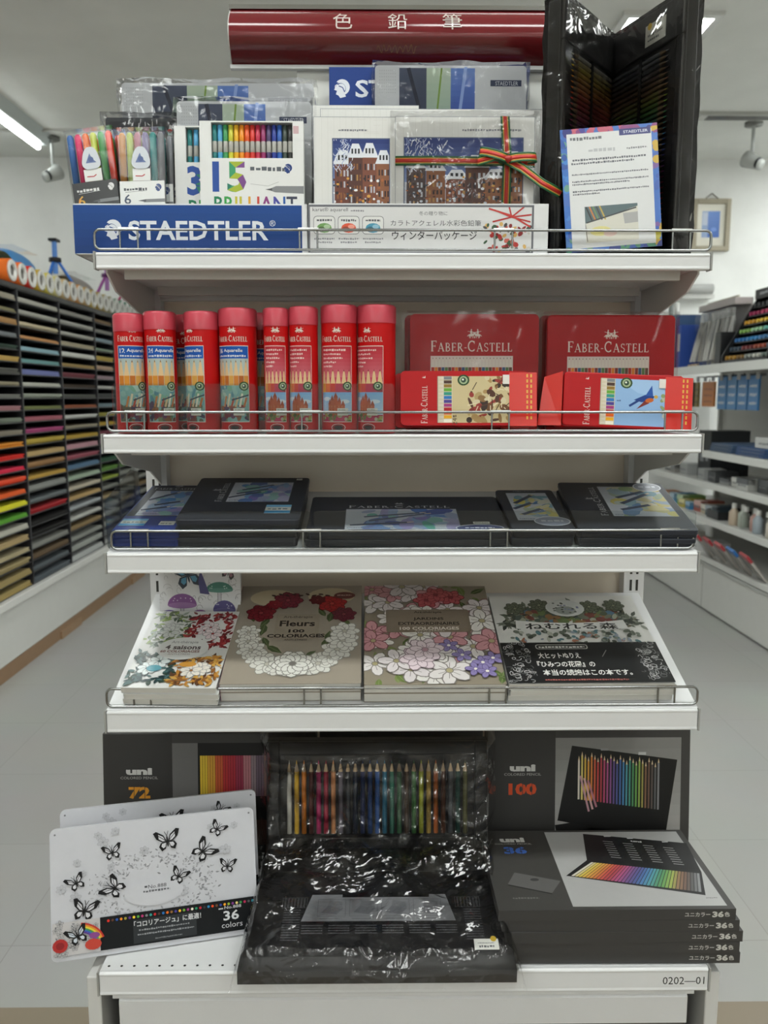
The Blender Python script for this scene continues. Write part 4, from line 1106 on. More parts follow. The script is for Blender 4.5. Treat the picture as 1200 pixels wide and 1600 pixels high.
def dark_tin(label, loc, w, l, h, rz, group, art=None, blue=False, text='up', seed=1, sticker=None, rect=None):
    t = thing('pencil_tin', label, 'pencil tin', loc, srot(3, rz), group)
    W, L = w * 1000, l * 1000
    MB().prism(rrect(.0012, .0012, w - .0012, l - .0012, .006), 0, h * .45, '#2c2f36' if not blue else '#2b3f86').build('tin_base', TIN, t, bevel=.001)
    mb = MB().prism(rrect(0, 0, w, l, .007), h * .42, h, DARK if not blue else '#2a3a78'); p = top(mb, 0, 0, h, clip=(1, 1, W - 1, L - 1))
    if blue: p.rect(3, L * .30, W - 3, L - 3, '#3a3c43'); p.rect(1, 1, W - 1, L * .30, '#2d3f86')
    if art:
        u0, v0, u1, v1 = rect
        if text == 'up':
            knights(p, W * .47, v1 + 23, 16, '#b9bbc1'); p.serif('FABER-CASTELL', W * .47, v1 + 7, 11, '#c4c6ca', min(W * .75, 170))
        elif text == 'side':
            p.serif('FABER-CASTELL', u0 - 8, (v0 + v1) / 2, 11, '#c4c6ca', (v1 - v0) * .98, rot=90)
            knights(p, u0 - 24, (v0 + v1) / 2 + 6, 17, '#b9bbc1')
        elif text == 'small':
            p.dashes(W * .3, v1 + 8, W * .4, 4, '#8d9096', seed)
        p.rect(u0 - .8, v0 - .8, u1 + .8, v1 + .8, '#80848c'); wash_art(p, u0, v0, u1, v1, art, seed)
        p.dashes(u0 + 3, v0 + 5, (u1 - u0) * .4, 3.5, '#6d7280', seed)
    mb.build('tin_lid', TIN, t, bevel=.0012)
    for st in sticker or []:
        kind, u, v, sw, sh = st[:5]
        s = MB(); s.prism([(u / 1000, v / 1000), ((u + sw) / 1000, v / 1000), ((u + sw) / 1000, (v + sh) / 1000), (u / 1000, (v + sh) / 1000)], h + .0004, h + .0008, '#d9d9d2'); q = top(s, 0, 0, h + .0008)
        if kind == 'card':
            q.rect(u, v, u + sw, v + sh * .3, '#3f9ad0'); q.rect(u, v + sh * .72, u + sw, v + sh, '#6fb4dc'); q.dashes(u + 4, v + sh * .4, sw * .8, sh * .2, '#7a8a94', 3)
            s.build('price_card', GLOSS, t, label='blue and white price card')
        elif kind == 'oval':
            s = MB(); q = top(s, 0, 0, h + .0004); q.ell(u + sw / 2, v + sh / 2, sw / 2, sh / 2, '#cfd2d9', n=22); q.ell(u + sw / 2, v + sh / 2, sw / 2 - 2, sh / 2 - 2, '#353f6c' if len(st) < 6 else st[5], n=22); q.dashes(u + sw * .2, v + sh * .42, sw * .6, sh * .2, '#c9cdd6', 5)
            s.build('oval_sticker', GLOSS, t)
        else:
            q.dashes(u + 2, v + 2, sw * .8, sh * .4, '#77777a', 6); s.build('price_sticker', GLOSS, t)
    return t
BL = ['#2f5fae', '#3f7fc0', '#2a3f8c', '#4a9a86', '#6a5aa4', '#3b6fb4']
GN = ['#c9b84a', '#b9a23a', '#8aa06a', '#5a8a9a', '#d0c27a', '#3f6a9c']
def stack3(x, y, w, l, h, rzs, labels, group, **k):
    for i, lab in enumerate(labels):
        topmost = i == len(labels) - 1
        kw = dict(k)
        if not topmost: kw['sticker'] = None
        dark_tin(lab, on(3, x + (.002 * ((i * 7) % 3 - 1)), y + (.001 * (i % 2)), .0012 + i * (h + .0004)), w, l, h, rzs, group, **kw)
stack3(-.448, .023, .106, .228, .0122, -2, ['lower blue-fronted dark tin at the left end of the sloping shelf', 'upper blue-fronted dark tin with blue price card at the left end of the sloping shelf'], 'blue-fronted dark tins at the left end', art=BL, blue=True, text='up', rect=(16, 72, 94, 196), seed=3, sticker=[('card', 4, 24, 40, 30), ('small', 66, 28, 24, 16)])
stack3(-.350, .022, .190, .212, .0145, 0, ['bottom tin of the tall dark stack second from the left', 'middle tin of the tall dark stack second from the left', 'top dark tin with sideways lettering and a price card, second stack from the left'], 'tall stack of large dark tins', art=BL, text='side', rect=(64, 84, 164, 184), seed=5, sticker=[('card', 132, 28, 40, 38), ('small', 168, 196, 10, 8)])
stack3(-.150, .020, .314, .170, .0115, 0, ['lower wide dark tin in the middle of the sloping shelf', 'upper wide dark tin in the middle, lettering across above its picture'], 'wide dark tins in the middle', art=BL, text='up', rect=(60, 14, 240, 106), seed=9, sticker=[('oval', 232, 2, 76, 32), ('small', 262, 36, 26, 9)])
stack3(.168, .021, .099, .196, .0130, 0, ['lower of the two narrow dark tins right of the middle', 'upper narrow dark tin right of the middle with an oval sticker'], 'narrow dark tins right of the middle', art=GN, text='small', rect=(16, 44, 84, 178), seed=13, sticker=[('oval', 40, 18, 58, 42, '#8d93a4')])
stack3(.270, .021, .182, .236, .0135, -4, ['lower large dark tin at the right end of the sloping shelf', 'upper large dark tin with sideways lettering at the right end of the sloping shelf'], 'large dark tins at the right end', art=GN, text='side', rect=(66, 62, 168, 212), seed=17, sticker=[('oval', 128, 186, 48, 48, '#8a8f9c')])

# ------------------------------------------------------------------ fourth shelf: colouring books
def book(label, loc, w, l, h, rz, cover, pages, art, group, spine=None, rx=0, base_rot=None):
    t = thing('colouring_book', label, 'book', loc, base_rot or srot(4, rz), group)
    MB().box(.0006, .0006, .0006, w - .001, l - .001, h - .0006, pages).build('page_block', MATTE, t)
    c = MB(); c.box(0, 0, h - .0006, w, l, h, cover); c.box(0, 0, 0, w, l, .0006, cover); c.box(0, 0, 0, .0006, l, h, spine or cover)
    if art: art(top(c, 0, 0, h, clip=(0, 0, w * 1000, l * 1000)), w * 1000, l * 1000)
    c.build('cover', GLOSS, t)
    return t
def art_seasons(p, W, L):
    rg = random.Random(2)
    quads = [((.06, .53, .47, .95), ['#4a5a4c', '#6d7a5a', '#8aa05a', '#9aa49a'], '#c9ccc8'), ((.5, .5, .96, .95), ['#7a2028', '#8f2a30', '#5f1c24', '#a03c3c'], '#d8c9cc'), ((.05, .06, .46, .42), ['#24383c', '#31484a', '#2b4034', '#486464'], '#cfd8d8'), ((.5, .05, .96, .38), ['#8a5a2a', '#b07a34', '#5a3a24', '#c0954a'], '#dcd6cc')]
    for (a, b, c, d), pal, cen in quads:
        u0, v0, u1, v1 = a * W, b * L, c * W, d * L
        for k in range(150):
            e = rg.choice('LRTB'); s = rg.random(); q = rg.gauss(0, .07)
            u, v = {'L': (.1 + q, s), 'R': (.9 + q, s), 'T': (s, .9 + q), 'B': (s, .1 + q)}[e]
            leaf(p, u0 + (u1 - u0) * u, v0 + (v1 - v0) * v, rg.uniform(9, 17), rg.uniform(0, 360), rg.choice(pal))
        for k in range(3): flower(p, (u0 + u1) / 2 + rg.uniform(-12, 12), (v0 + v1) / 2 + rg.uniform(-14, 14), rg.uniform(13, 19), cen, '#8d9090', rg.choice(pal), 7, rg.uniform(0, 50))
    p.ell(.62 * W, .27 * L, 14, 7, '#c08a3a'); p.ell(.55 * W, .33 * L, 8, 6, '#3b2a22'); p.ell(.27 * W, .22 * L, 12, 8, '#5f9aa8')
    p.ell(W * .5, L * .47, 42, 30, '#d5d6d4', 0, 24)
    p.text('Art-th\u00e9rapie', W * .5, L * .525, 9, '#8d8f90', 44, bold=.01); p.text('4 saisons', W * .5, L * .455, 12, '#4a3f3e', 58, bold=.03); p.text('60 COLORIAGES', W * .48, L * .415, 6.5, '#7a4f4a', 64, bold=.035); p.text('ANTI-STRESS', W * .48, L * .385, 4, '#8d7a76', 36)
def art_fleurs(p, W, L):
    rg = random.Random(5); cx, cy = W * .5, L * .5
    p.ell(W * .28, L * .86, 42, 26, '#c4b79a', 0, 20); p.ell(W * .75, L * .88, 42, 26, '#c4b79a', 0, 20)
    p.arc(cx, cy - 10, W * .33, L * .33, 170, 370, 2.2, '#d9d6ca', 30); p.arc(cx, cy - 10, W * .30, L * .30, 170, 370, 1.2, '#d9d6ca', 30)
    for a, l in ((150, 30), (165, 34), (195, 28), (215, 34), (320, 38), (335, 30), (20, 34), (35, 28), (270, 20), (250, 20), (290, 20)):
        leaf(p, cx + W * .26 * math.cos(R(a)), cy + L * .26 * math.sin(R(a)), l, a + rg.uniform(60, 110), '#4d5a3a', '#6d7a56'); leaf(p, cx + W * .36 * math.cos(R(a)), cy + L * .36 * math.sin(R(a)), l * .8, a - 70, '#59663f')
    for a in list(range(180, 361, 15)):
        flower(p, cx + W * .37 * math.cos(R(a)), cy + L * .36 * math.sin(R(a)) - 4, rg.uniform(20, 29), '#d6d5ce', '#8f8d86', '#b9b5a8', 7, rg.uniform(0, 60), 2)
    flower(p, cx, L * .17, 34, '#dcdbd5', '#87857e', '#6d6a64', 9, 10, 3)
    for u, v, r, c in ((.2, .68, 26, '#7a1f2c'), (.4, .82, 27, '#7d2a3c'), (.76, .78, 27, '#a3272b'), (.86, .66, 22, '#6a2a38'), (.3, .77, 15, '#8a2030'), (.64, .82, 15, '#5f1c22')):
        flower(p, u * W, v * L, r, c, mixc(c, (20, 10, 10), .45), mixc(c, (255, 180, 160), .2), 7, rg.uniform(0, 60), 3)
    for k in range(9): p.ell(cx + (k - 4) * 12, L * .87 + 4 * (k % 2), 5, 2.5, '#3b2424', rg.uniform(-40, 40), 7)
    p.ell(.86 * W, .87 * L, 19, 11, '#6a3a38', 0, 18); p.dashes(.80 * W, .865 * L, 25, 4, '#c9b0a4', 4)
    p.rect(W * .33, L * .40, W * .67, L * .66, '#958b7c')
    p.text('Art-th\u00e9rapie', cx, L * .61, 9, '#4f463f', 50); p.text('Fleurs', cx, L * .53, 17, '#2b2523', 60, bold=.03); p.text('100', cx, L * .465, 9.5, '#241f1e', 27, bold=.035); p.text('COLORIAGES', cx, L * .415, 10, '#241f1e', 96, bold=.035); p.text('ANTI-STRESS', cx, L * .385, 4.5, '#4a413c', 38)
def art_jardins(p, W, L):
    rg = random.Random(8)
    for k in range(60): leaf(p, rg.uniform(0, W), rg.uniform(0, L), rg.uniform(18, 34), rg.uniform(0, 360), rg.choice(['#5a6d3c', '#6d7f45', '#4a5a34', '#7d8a55']), '#8d9a6a')
    for k in range(58):
        c, o = rg.choice([('#d9d4d2', '#86807c'), ('#d6cfd0', '#86807c'), ('#c9949a', '#8a5a60'), ('#dcd9d4', '#8a8580')])
        flower(p, rg.uniform(0, W), rg.uniform(0, L), rg.uniform(22, 36), c, o, '#a9a07a', rg.choice((5, 6)), rg.uniform(0, 60))
    for u, v in ((.5, .82), (.7, .85), (.58, .88)): flower(p, u * W, v * L, 24, '#b5565c', '#7a3038', '#8a3a40', 6, 20, 2)
    for u, v in ((.72, .25), (.86, .18), (.94, .22), (.8, .12), (.63, .34), (.88, .1)): flower(p, u * W, v * L, 17, '#8a7fae', '#554a78', '#2f2648', 5, 10); p.ell(u * W, v * L, 3, 3, '#e4e0d4')
    for u, v in ((.4, .22), (.45, .3)): flower(p, u * W, v * L, 32, '#d9c9cf', '#8f7f86', '#b58f9a', 6, 30, 2)
    p.rr(W * .17, L * .47, W * .82, L * .71, 4, '#85796a')
    cx = W * .5
    p.text('Art-th\u00e9rapie', cx, L * .665, 8, '#3a332d', 48, bold=.01); p.text('JARDINS', cx, L * .59, 10, '#2f2925', 52, bold=.02); p.text('EXTRAORDINAIRES', cx, L * .545, 9, '#2f2925', 104, bold=.02); p.text('100 COLORIAGES', cx, L * .495, 8.5, '#d6d0c4', 100, bold=.02); p.text('ANTI-STRESS', cx, L * .478, 4, '#c4bcae', 50)
def art_forest(p, W, L):
    rg = random.Random(12)
    for k in range(420):
        t = rg.uniform(0, 180); q = rg.uniform(.72, 1.12)
        u, v = W * .5 + W * .42 * q * math.cos(R(t)), L * .62 + L * .27 * q * math.sin(R(t)) * rg.uniform(.5, 1)
        leaf(p, u, v, rg.uniform(10, 20), rg.uniform(0, 360), rg.choice(['#4c5148', '#5d6656', '#3f4440', '#71786a', '#6d6a58', '#8a8f84']))
    for k in range(150): p.ell(rg.uniform(W * .16, W * .84), rg.uniform(L * .64, L * .82), rg.uniform(5, 11), rg.uniform(4, 8), rg.choice(['#59604f', '#6f7566', '#8a6a4a', '#6a7a52', '#55605a', '#9aa08f', '#7a4a44', '#5a7a90']), rg.uniform(0, 180), 8)
    for k in range(5): 
        u = W * (.16 + .17 * k); flower(p, u, L * (.83 + .05 * math.sin(k * 2.2)), 19, '#676d5c', '#33362f', '#8a8f76', 8, 0, 2)
    p.ell(W * .5, L * .83, 34, 26, '#c9ccc9', 0, 20); p.ell(W * .5, L * .8, 18, 13, '#9aa09c', 0, 16)
    for k in range(20): p.ell(W * .5 + rg.uniform(-24, 24), L * .83 + rg.uniform(-17, 17), 2.5, 2, rg.choice(['#6d746e', '#8a8fae', '#5a605c']), 0, 7)
    p.poly([(W * .13, L * .58), (W * .3, L * .56), (W * .5, L * .55), (W * .7, L * .56), (W * .87, L * .58), (W * .86, L * .68), (W * .7, L * .655), (W * .5, L * .645), (W * .3, L * .655), (W * .14, L * .68)], '#d6d7d4')
    p.text('\u306d\u3080\u308c\u308b\u68ee', W * .5, L * .57, 19, '#2f3130', 158, bold=.02)
    for k in range(80): p.ell(rg.uniform(W * .08, W * .92), rg.uniform(L * .42, L * .56), rg.uniform(3, 8), rg.uniform(2, 5), rg.choice(['#626a5e', '#7d847a', '#8a94a0', '#5a7a80', '#9a6a54', '#b0b3a8', '#4a5048']), rg.uniform(0, 180), 8)
    p.rect(0, 0, W, L * .42, '#1f2021')
    for s in (0, 1):
        for k in range(70):
            u = rg.uniform(3, 42); u = u if s == 0 else W - u; v = rg.uniform(3, L * .42)
            p.arc(u, v, rg.uniform(2, 6), rg.uniform(2, 6), rg.uniform(0, 360), rg.uniform(360, 560), .9, rg.choice(['#9a9c9c', '#b9baba', '#6d6f6f']), 6)
    p.rr(W * .22, L * .345, W * .55, L * .395, 4, '#b4b4ae'); p.rr(W * .225, L * .35, W * .545, L * .39, 3.5, '#242525'); p.dashes(W * .24, L * .357, W * .29, 5, '#c9c9c4', 3)
    p.text('\u5927\u30d2\u30c3\u30c8\u306c\u308a\u3048', W * .22, L * .245, 15, '#dcdcd8', 68, 'L', bold=.015)
    p.text('\u300e\u3072\u307f\u3064\u306e\u82b1\u5712\u300f\u306e', W * .20, L * .155, 15, '#dcdcd8', 92, 'L', bold=.015)
    p.text('\u672c\u5f53\u306e\u7d9a\u7de8\u306f\u3053\u306e\u672c\u3067\u3059\u3002', W * .22, L * .07, 15, '#dcdcd8', 140, 'L', bold=.015)
    p.dashes(W * .22, L * .02, 130, 4, '#a0605a', 9)
    p.line([(W * .62, L * .26), (W * .66, L * .33)], 1.2, '#8a8a88')
def book_stack(x, y, w, l, n, h, rz, cover, pages, art, labels, group, spine=None, sp=.0006):
    for i in range(n):
        book(labels[i], on(4, x + [0, .003, -.002, .001][i % 4] * (0 if i == n - 1 else 1), y - (.0015 * (i % 2) if i < n - 1 else 0), .002 + i * (h + sp)), w, l, h, rz, cover, pages, art if i == n - 1 else None, group, spine)
PG = '#cdccc6'
book_stack(-.432, .014, .146, .206, 3, .0105, -2.0, '#d3d4d2', PG, art_seasons, ['bottom book under the white four-wreath colouring book at the left', 'middle book under the white four-wreath colouring book at the left', 'white colouring book with four flower wreaths, top of the left stack'], 'stack of four-wreath colouring books')
book_stack(-.283, .020, .218, .278, 2, .0165, .6, '#9a9184', PG, art_fleurs, ['lower book under the beige colouring book with the flower wreath', 'beige colouring book with one large wreath of red and white flowers'], 'stack of beige flower colouring books', '#7a2f5a')
book_stack(-.061, .017, .220, .279, 2, .0165, .3, '#8f8676', PG, art_jardins, ['lower book under the colouring book covered in pale flowers', 'colouring book covered all over in pale pink, white and purple flowers'], 'stack of garden colouring books', '#3a3a30')
book_stack(.163, .018, .258, .246, 3, .0105, .5, '#d6d6d2', PG, art_forest, ['bottom copy under the white Japanese colouring book at the right', 'middle copy under the white Japanese colouring book at the right', 'white Japanese colouring book with a black lower band at the right end'], 'stack of Japanese colouring books', '#c9c9c4')
# the display copy propped up behind the left stack
def art_mush(p, W, L):
    rg = random.Random(3)
    p.rect(0, 0, W, L, '#d2d2d4')
    for k in range(50): p.arc(rg.uniform(0, W), rg.uniform(0, L), rg.uniform(2, 7), rg.uniform(2, 7), 0, rg.uniform(150, 360), .6, rg.choice(['#9a9a9f', '#55555a', '#7a7a80']), 8)
    for u, v, w, h, c in ((.28, .30, 26, 14, '#7a4a84'), (.74, .55, 24, 10, '#2f6f60'), (.8, .22, 20, 12, '#473f78'), (.5, .12, 16, 8, '#8a5a90'), (.12, .1, 18, 9, '#6d5a94')):
        p.rect(u * W - 3, v * L - 26, u * W + 3, v * L, '#b9b9be'); p.line([(u * W - 3, v * L), (u * W - 3, v * L - 26)], .8, '#55555a'); p.line([(u * W + 3, v * L), (u * W + 3, v * L - 26)], .8, '#55555a')
        p.poly([(u * W + w * math.cos(R(a)), v * L + h * math.sin(R(a)) * 1.5) for a in range(0, 181, 15)], c); p.ell(u * W, v * L, w, h * .4, mixc(c, (255, 255, 255), .15), 0, 14)
        for k in range(7): p.ell(u * W + rg.uniform(-w, w) * .7, v * L + h * rg.uniform(.3, 1), 1.3, 1.1, mixc(c, (255, 255, 255), .55), 0, 6)
    butterfly(p, .35 * W, .8 * L, 30, 14, '#1d2a3a', '#4f8fb0'); butterfly(p, .86 * W, .86 * L, 17, -20, '#2a2024', '#8a6070')
    p.poly([(.5 * W, .9 * L), (.56 * W, .7 * L), (.62 * W, .48 * L), (.5 * W, .5 * L), (.48 * W, .7 * L)], '#3f3a70')
t = thing('colouring_book', 'colouring book with mushrooms and a butterfly propped upright behind the left stack', 'book', on(4, -.425, .228, .003), (R(-6), 0, R(-2)))
MB().box(.001, 0.0007, .001, .143, .0075, .175, PG).build('page_block', MATTE, t)
c = MB(); c.box(0, 0, 0, .144, .0007, .176, '#d2d2d4'); c.box(0, .0075, 0, .144, .0082, .176, '#d2d2d4'); c.box(0, 0, 0, .0007, .0082, .176, '#c2c2c4')
art_mush(front(c, 0, 0, 0, clip=(0, 0, 144, 176)), 144, 108); c.build('cover', GLOSS, t)

# ------------------------------------------------------------------ base shelf
ZB = .4425
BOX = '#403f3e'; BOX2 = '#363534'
def stencil(p, s, u, v, h, c, w, bg):
    p.text(s, u, v, h, c, w, bold=.045); n = len(s)
    for i in range(n):
        x = u - w / 2 + w * (i + .5) / n; p.rect(x - h * .025, v - 1, x + h * .025, v + h + 1, bg, up=False)
    p.n += p.step
def uni(p, u, v, h, c, w, fx):
    p.text('uni', u, v, h, c, w, bold=.055)
def case_picture(p, u0, v0, u1, v1, fan=True, cols=None):
    """photo panel: an open pencil case on a grey backdrop"""
    W, H = u1 - u0, v1 - v0; q = lambda x, y: (u0 + W * x, v0 + H * y)
    p.grad(u0, v0, u1, v1, '#a3a2a0', '#7d7c7a', 10)
    p.poly([q(.0, .22), q(.12, .24), q(.86, .02), q(.85, .1), q(.3, .2), q(.02, .12)], '#191919')
    p.poly([q(.13, .93), q(.97, .80), q(.88, .08), q(.02, .26)], '#141414')
    n = 26; cs = cols or [mixc(c, (120, 118, 116), .3) for c in spec(n)]
    for i in range(n):
        t = i / n; x = .18 + .66 * t; yt = .80 - .07 * t + .02 * ((i * 5) % 3); yb = .45 - .10 * t
        p.poly([q(x, yb), q(x + .014, yb), q(x + .014, yt), q(x, yt)], cs[i], False); p.poly([q(x, yt), q(x + .014, yt), q(x + .007, yt + .04)], '#c9b391', False)
    p.n += p.step
    if fan:
        for k in range(3): p.line([q(.20 + .03 * k, .66 - .02 * k), q(.27 + .03 * k, .34 + .02 * k)], W * .016, ['#b58a94', '#c49a9a', '#a9707c'][k])
    p.rect(*q(.36, .885), *q(.42, .905), '#8a8a8a'); p.rect(*q(.66, .845), *q(.72, .87), '#b9b9b9')
def upright_box(label, loc, w, h, d, num, numc, split, pic_kind, rx=-5, rz=0):
    t = thing('pencil_set_box', label, 'pencil set box', loc, (R(rx), 0, R(rz)), 'large dark pencil set boxes standing at the back')
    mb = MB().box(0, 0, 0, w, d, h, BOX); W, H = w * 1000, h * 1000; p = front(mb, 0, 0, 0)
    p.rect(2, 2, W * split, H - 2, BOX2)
    if pic_kind == 'case': case_picture(p, W * split, H * .14, W * .955, H * .945)
    else:
        p.rect(W * split, H * .1, W * .965, H * .93, '#6d6c6b'); p.rect(W * (split + .12), H * .12, W * .965, H * .93, '#161616')
        cs = ['#d9b93a', '#d09a3a', '#c25a34', '#b23434', '#a92f3a', '#93344a', '#b0747a', '#8a7a80', '#6a5a68', '#7d6a5a', '#5a4a48']; n = 30
        for i in range(n): x = W * (split + .13) + i * W * .012; p.rect(x, H * .55, x + W * .0105, H * .84, cs[min(len(cs) - 1, i * len(cs) // n)], up=False)
        p.n += p.step; p.rect(W * (split + .14), H * .20, W * .9, H * .38, '#4a2f28')
    if num:
        cx = W * split * .52
        uni(p, cx, H * .705, H * .05, '#c4c3c0', 46, None); p.text('COLORED PENCIL', cx, H * .675, H * .018, '#a9a8a4', 66)
        stencil(p, num, cx, H * .535, H * .085, numc, 50 if len(num) == 3 else 38, BOX2)
        p.poly([(W * .06, H * .1), (W * .3, H * .09), (W * .27, H * .15), (W * .07, H * .16)], '#6a6968')
    q = top(mb, 0, 0, h); q.text('uni', W * .09, d * 1000 * .35, d * 1000 * .3, '#c4c3c0', 24, bold=.05); q.dashes(W * .16, d * 1000 * .36, 60, d * 1000 * .2, '#8d8c89', 3)
    mb.build('printed_box', CARD, t, bevel=.001)
    return t
upright_box('dark box with an orange 100 standing at the back right of the base shelf', (.156, 1.378, ZB), .362, .252, .040, '100', '#c24a24', .335, 'case')
upright_box('dark box with a gold 72 standing behind the white butterfly tins', (-.523, 1.372, ZB), .375, .252, .040, '72', '#c98a2a', .325, 'rows', rz=0)
upright_box('plain dark box standing behind the open wrapped pencil case', (-.142, 1.380, ZB), .290, .258, .040, None, None, .36, 'rows')

UX, UY = .138, 1.126
UB = .0172
for i in range(5):
    topm = i == 4
    lab = ['dark flat box at the bottom of the flat box stack at the right', 'second dark flat box from the bottom of the flat box stack at the right', 'middle dark flat box of the flat box stack at the right, sticking out furthest', 'dark flat box just under the top of the flat box stack at the right', 'dark flat box with a blue 36 on top of the stack at the right'][i]
    t = thing('pencil_set_box', lab, 'pencil set box', (UX + [.010, .008, .012, .006, 0][i], UY + [.002, 0, -.002, .001, 0][i], ZB + .0003 + i * (UB + .0003)), (0, 0, R([-.4, -.2, .2, -.3, 0][i])), 'stack of flat dark pencil set boxes')
    w, l = .352, .226
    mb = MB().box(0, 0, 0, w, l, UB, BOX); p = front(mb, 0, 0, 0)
    p.text('\u30e6\u30cb\u30ab\u30e9\u30fc', 276, 5, 7, '#b9b8b4', 38, 'L', bold=.02); p.text('36', 317, 4, 9.5, '#c4c3be', 17, 'L', bold=.045); p.text('\u8272', 335, 5, 7.5, '#c4c3be', 8, 'L', bold=.02)
    if topm:
        q = top(mb, 0, 0, UB); W, L = 352, 226
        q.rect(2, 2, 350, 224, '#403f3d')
        q.rect(112, 8, 342, 220, '#a5a5a4'); 
        uni(q, 52, 188, 15, '#c4c3c0', 42, None); q.text('COLORED PENCIL', 52, 181, 4, '#a9a8a4', 62); stencil(q, '36', 52, 152, 22, '#3f66b4', 38, '#403f3d')
        q.poly([(24, 66), (88, 42), (108, 74), (40, 98)], '#5d5c5b'); q.poly([(24, 66), (88, 42), (88, 39), (24, 63)], '#222'); q.ell(68, 78, 7, 4, '#3a3a3a'); q.dashes(26, 28, 40, 4, '#6d6c6a', 3)
        q.poly([(178, 214), (346, 182), (338, 96), (164, 132)], '#1c1c1d'); q.poly([(164, 132), (338, 96), (320, 34), (120, 88)], '#202021')
        cs = [mixc(c, (140, 138, 136), .35) for c in spec(36)]; A, B, C_, D_ = (170, 126), (334, 92), (318, 42), (128, 88)
        for k in range(36):
            t0, t1 = k / 36, (k + .8) / 36; f = lambda a, b, s: (a[0] + (b[0] - a[0]) * s, a[1] + (b[1] - a[1]) * s)
            q.poly([f(D_, C_, t0), f(D_, C_, t1), f(A, B, t1), f(A, B, t0)], cs[k], False)
        q.n += q.step
        for k in range(4):
            for j in range(8): q.line([(206 + k * 32, 190 - k * 7 - j * 7), (222 + k * 32, 187 - k * 7 - j * 7)], 1.6, '#8d8d8d', False)
        q.n += q.step; q.text('uni', 262, 186, 5, '#b9b9b9', 18, rot=-11, bold=.05); q.rect(212, 204, 224, 208, '#b9b9b9')
        for k in range(2): q.rect(250 + k * 56, 197 - k * 12, 260 + k * 56, 200 - k * 12, '#b9b9b9')
        q.dashes(318, 26, 18, 3, '#7a7a7a', 4)
    mb.build('printed_box', CARD, t, bevel=.0008)

# white butterfly tins
def fly_tin(label, loc, rot):
    t = thing('pencil_tin', label, 'pencil tin', loc, rot, 'white butterfly pencil tins leaning at the front left')
    w, h, d = .306, .212, .011
    MB().prism(rrect(.0015, .0015, w - .0015, h * .906 - .0015, .008), d * .55, d, '#b5b6ba', axis='y').build('tin_base', TIN, t)
    mb = MB().prism(rrect(0, 0, w, h, .009), 0, d * .6, '#c6c7cd', axis='y'); p = front(mb, 0, 0, 0, clip=(1, 8, 305, 211))
    rg = random.Random(6)
    for k in range(420):
        a = rg.uniform(0, 360); q = rg.gauss(1, .16)
        u, v = 150 + 78 * q * math.cos(R(a)), 100 + 46 * q * math.sin(R(a))
        if v < 58: continue
        leaf(p, u, v, rg.uniform(3, 7), rg.uniform(0, 360), rg.choice(['#9c9da2', '#a8a9ae', '#b2b3b8', '#8d8e93']))
    for k in range(16):
        u, v = rg.uniform(15, 290), rg.uniform(70, 200)
        flower(p, u, v, rg.uniform(5, 9), '#b9bac0', '#a2a3a9', '#96979c', 6, 0)
    p.ell(150, 92, 44, 22, '#c6c7cd', 0, 24)
    for u, v, s, a in ((90, 164, 15, 10), (172, 172, 20, 6), (248, 182, 14, -35), (225, 148, 20, -50), (37, 122, 15, 25), (92, 106, 19, 55), (187, 112, 15, -30), (262, 118, 14, -10), (48, 76, 20, -14)):
        butterfly(p, u, v, s, a)
    p.text('No.888', 155, 98, 6, '#55565a', 27); p.dashes(134, 92, 40, 4, '#6a6b70', 3); p.rect(136, 100, 140, 103, '#55565a')
    p.rect(70, 9, 305, 62, '#16181b')
    cs = spec(36)
    for k in range(36): p.ell(82 + k * 6.2, 55, 2.0, 2.3, cs[(k * 23 + 8) % 36], 0, 8, up=False)
    p.n += p.step
    p.rect(118, 12, 212, 50, '#2f3235')
    p.text('\u300c\u30b3\u30ed\u30ea\u30a2\u30fc\u30b8\u30e5\u300d\u306b\u6700\u9069\uff01', 119, 38, 10, '#d0d1d4', 100, 'L', bold=.015)
    p.dashes(126, 31, 76, 3.2, '#8d8f93', 5); p.dashes(124, 24, 84, 3.2, '#8d8f93', 6); p.dashes(150, 15, 40, 2.4, '#77797d', 7)
    p.text('No.888', 268, 47, 5, '#c9cace', 26, bold=.01); p.rect(246, 47.5, 253, 49.5, '#c9cace'); p.text('36', 265, 28, 16, '#d6d7da', 24, bold=.02); p.text('colors', 266, 16, 9, '#c9cace', 32)
    p.rect(2, 9, 70, 62, '#c2bfc0')
    for k in range(60): u, v = rg.uniform(4, 68), rg.uniform(10, 60); flower(p, u, v, rg.uniform(3, 6), '#b5b3b4', '#55565a', '#77787c', 5, 0) if k % 3 else leaf(p, u, v, 5, rg.uniform(0, 360), '#77787c')
    for q_ in range(6): p.arc(36, 22, 40 - q_ * 2.6, 36 - q_ * 2.6, 15, 80, 2.8, ['#c03a34', '#d98a34', '#d9c83a', '#4a9a5a', '#3a5fb0', '#5a3f8a'][q_], 8)
    p.ell(13, 26, 11, 11, '#b03634', 0, 12); p.ell(60, 22, 12, 9, '#c2473a', 0, 12); p.ell(62, 36, 8, 5, '#8a4a8a', 0, 10); p.ell(13, 26, 6, 6, '#8f2a2c', 0, 10)
    butterfly(p, 38, 38, 17, 20, '#1a1a1c', '#c4ccd6')
    for u, v in ((8, 204), (298, 204)): p.ell(u, v, 1.6, 1.6, '#77787c', 0, 8)
    mb.v = [(x, y, z * .906) for x, y, z in mb.v]
    mb.build('tin_lid', TIN, t, bevel=.0018)
fly_tin('white butterfly tin lettered 36 colors leaning at the front left', (-.5265, 1.136, ZB + .001), (R(-14), 0, R(13)))
fly_tin('white butterfly tin half hidden behind the front butterfly tin', (-.531, 1.190, ZB + .004), (R(-14), 0, R(13)))

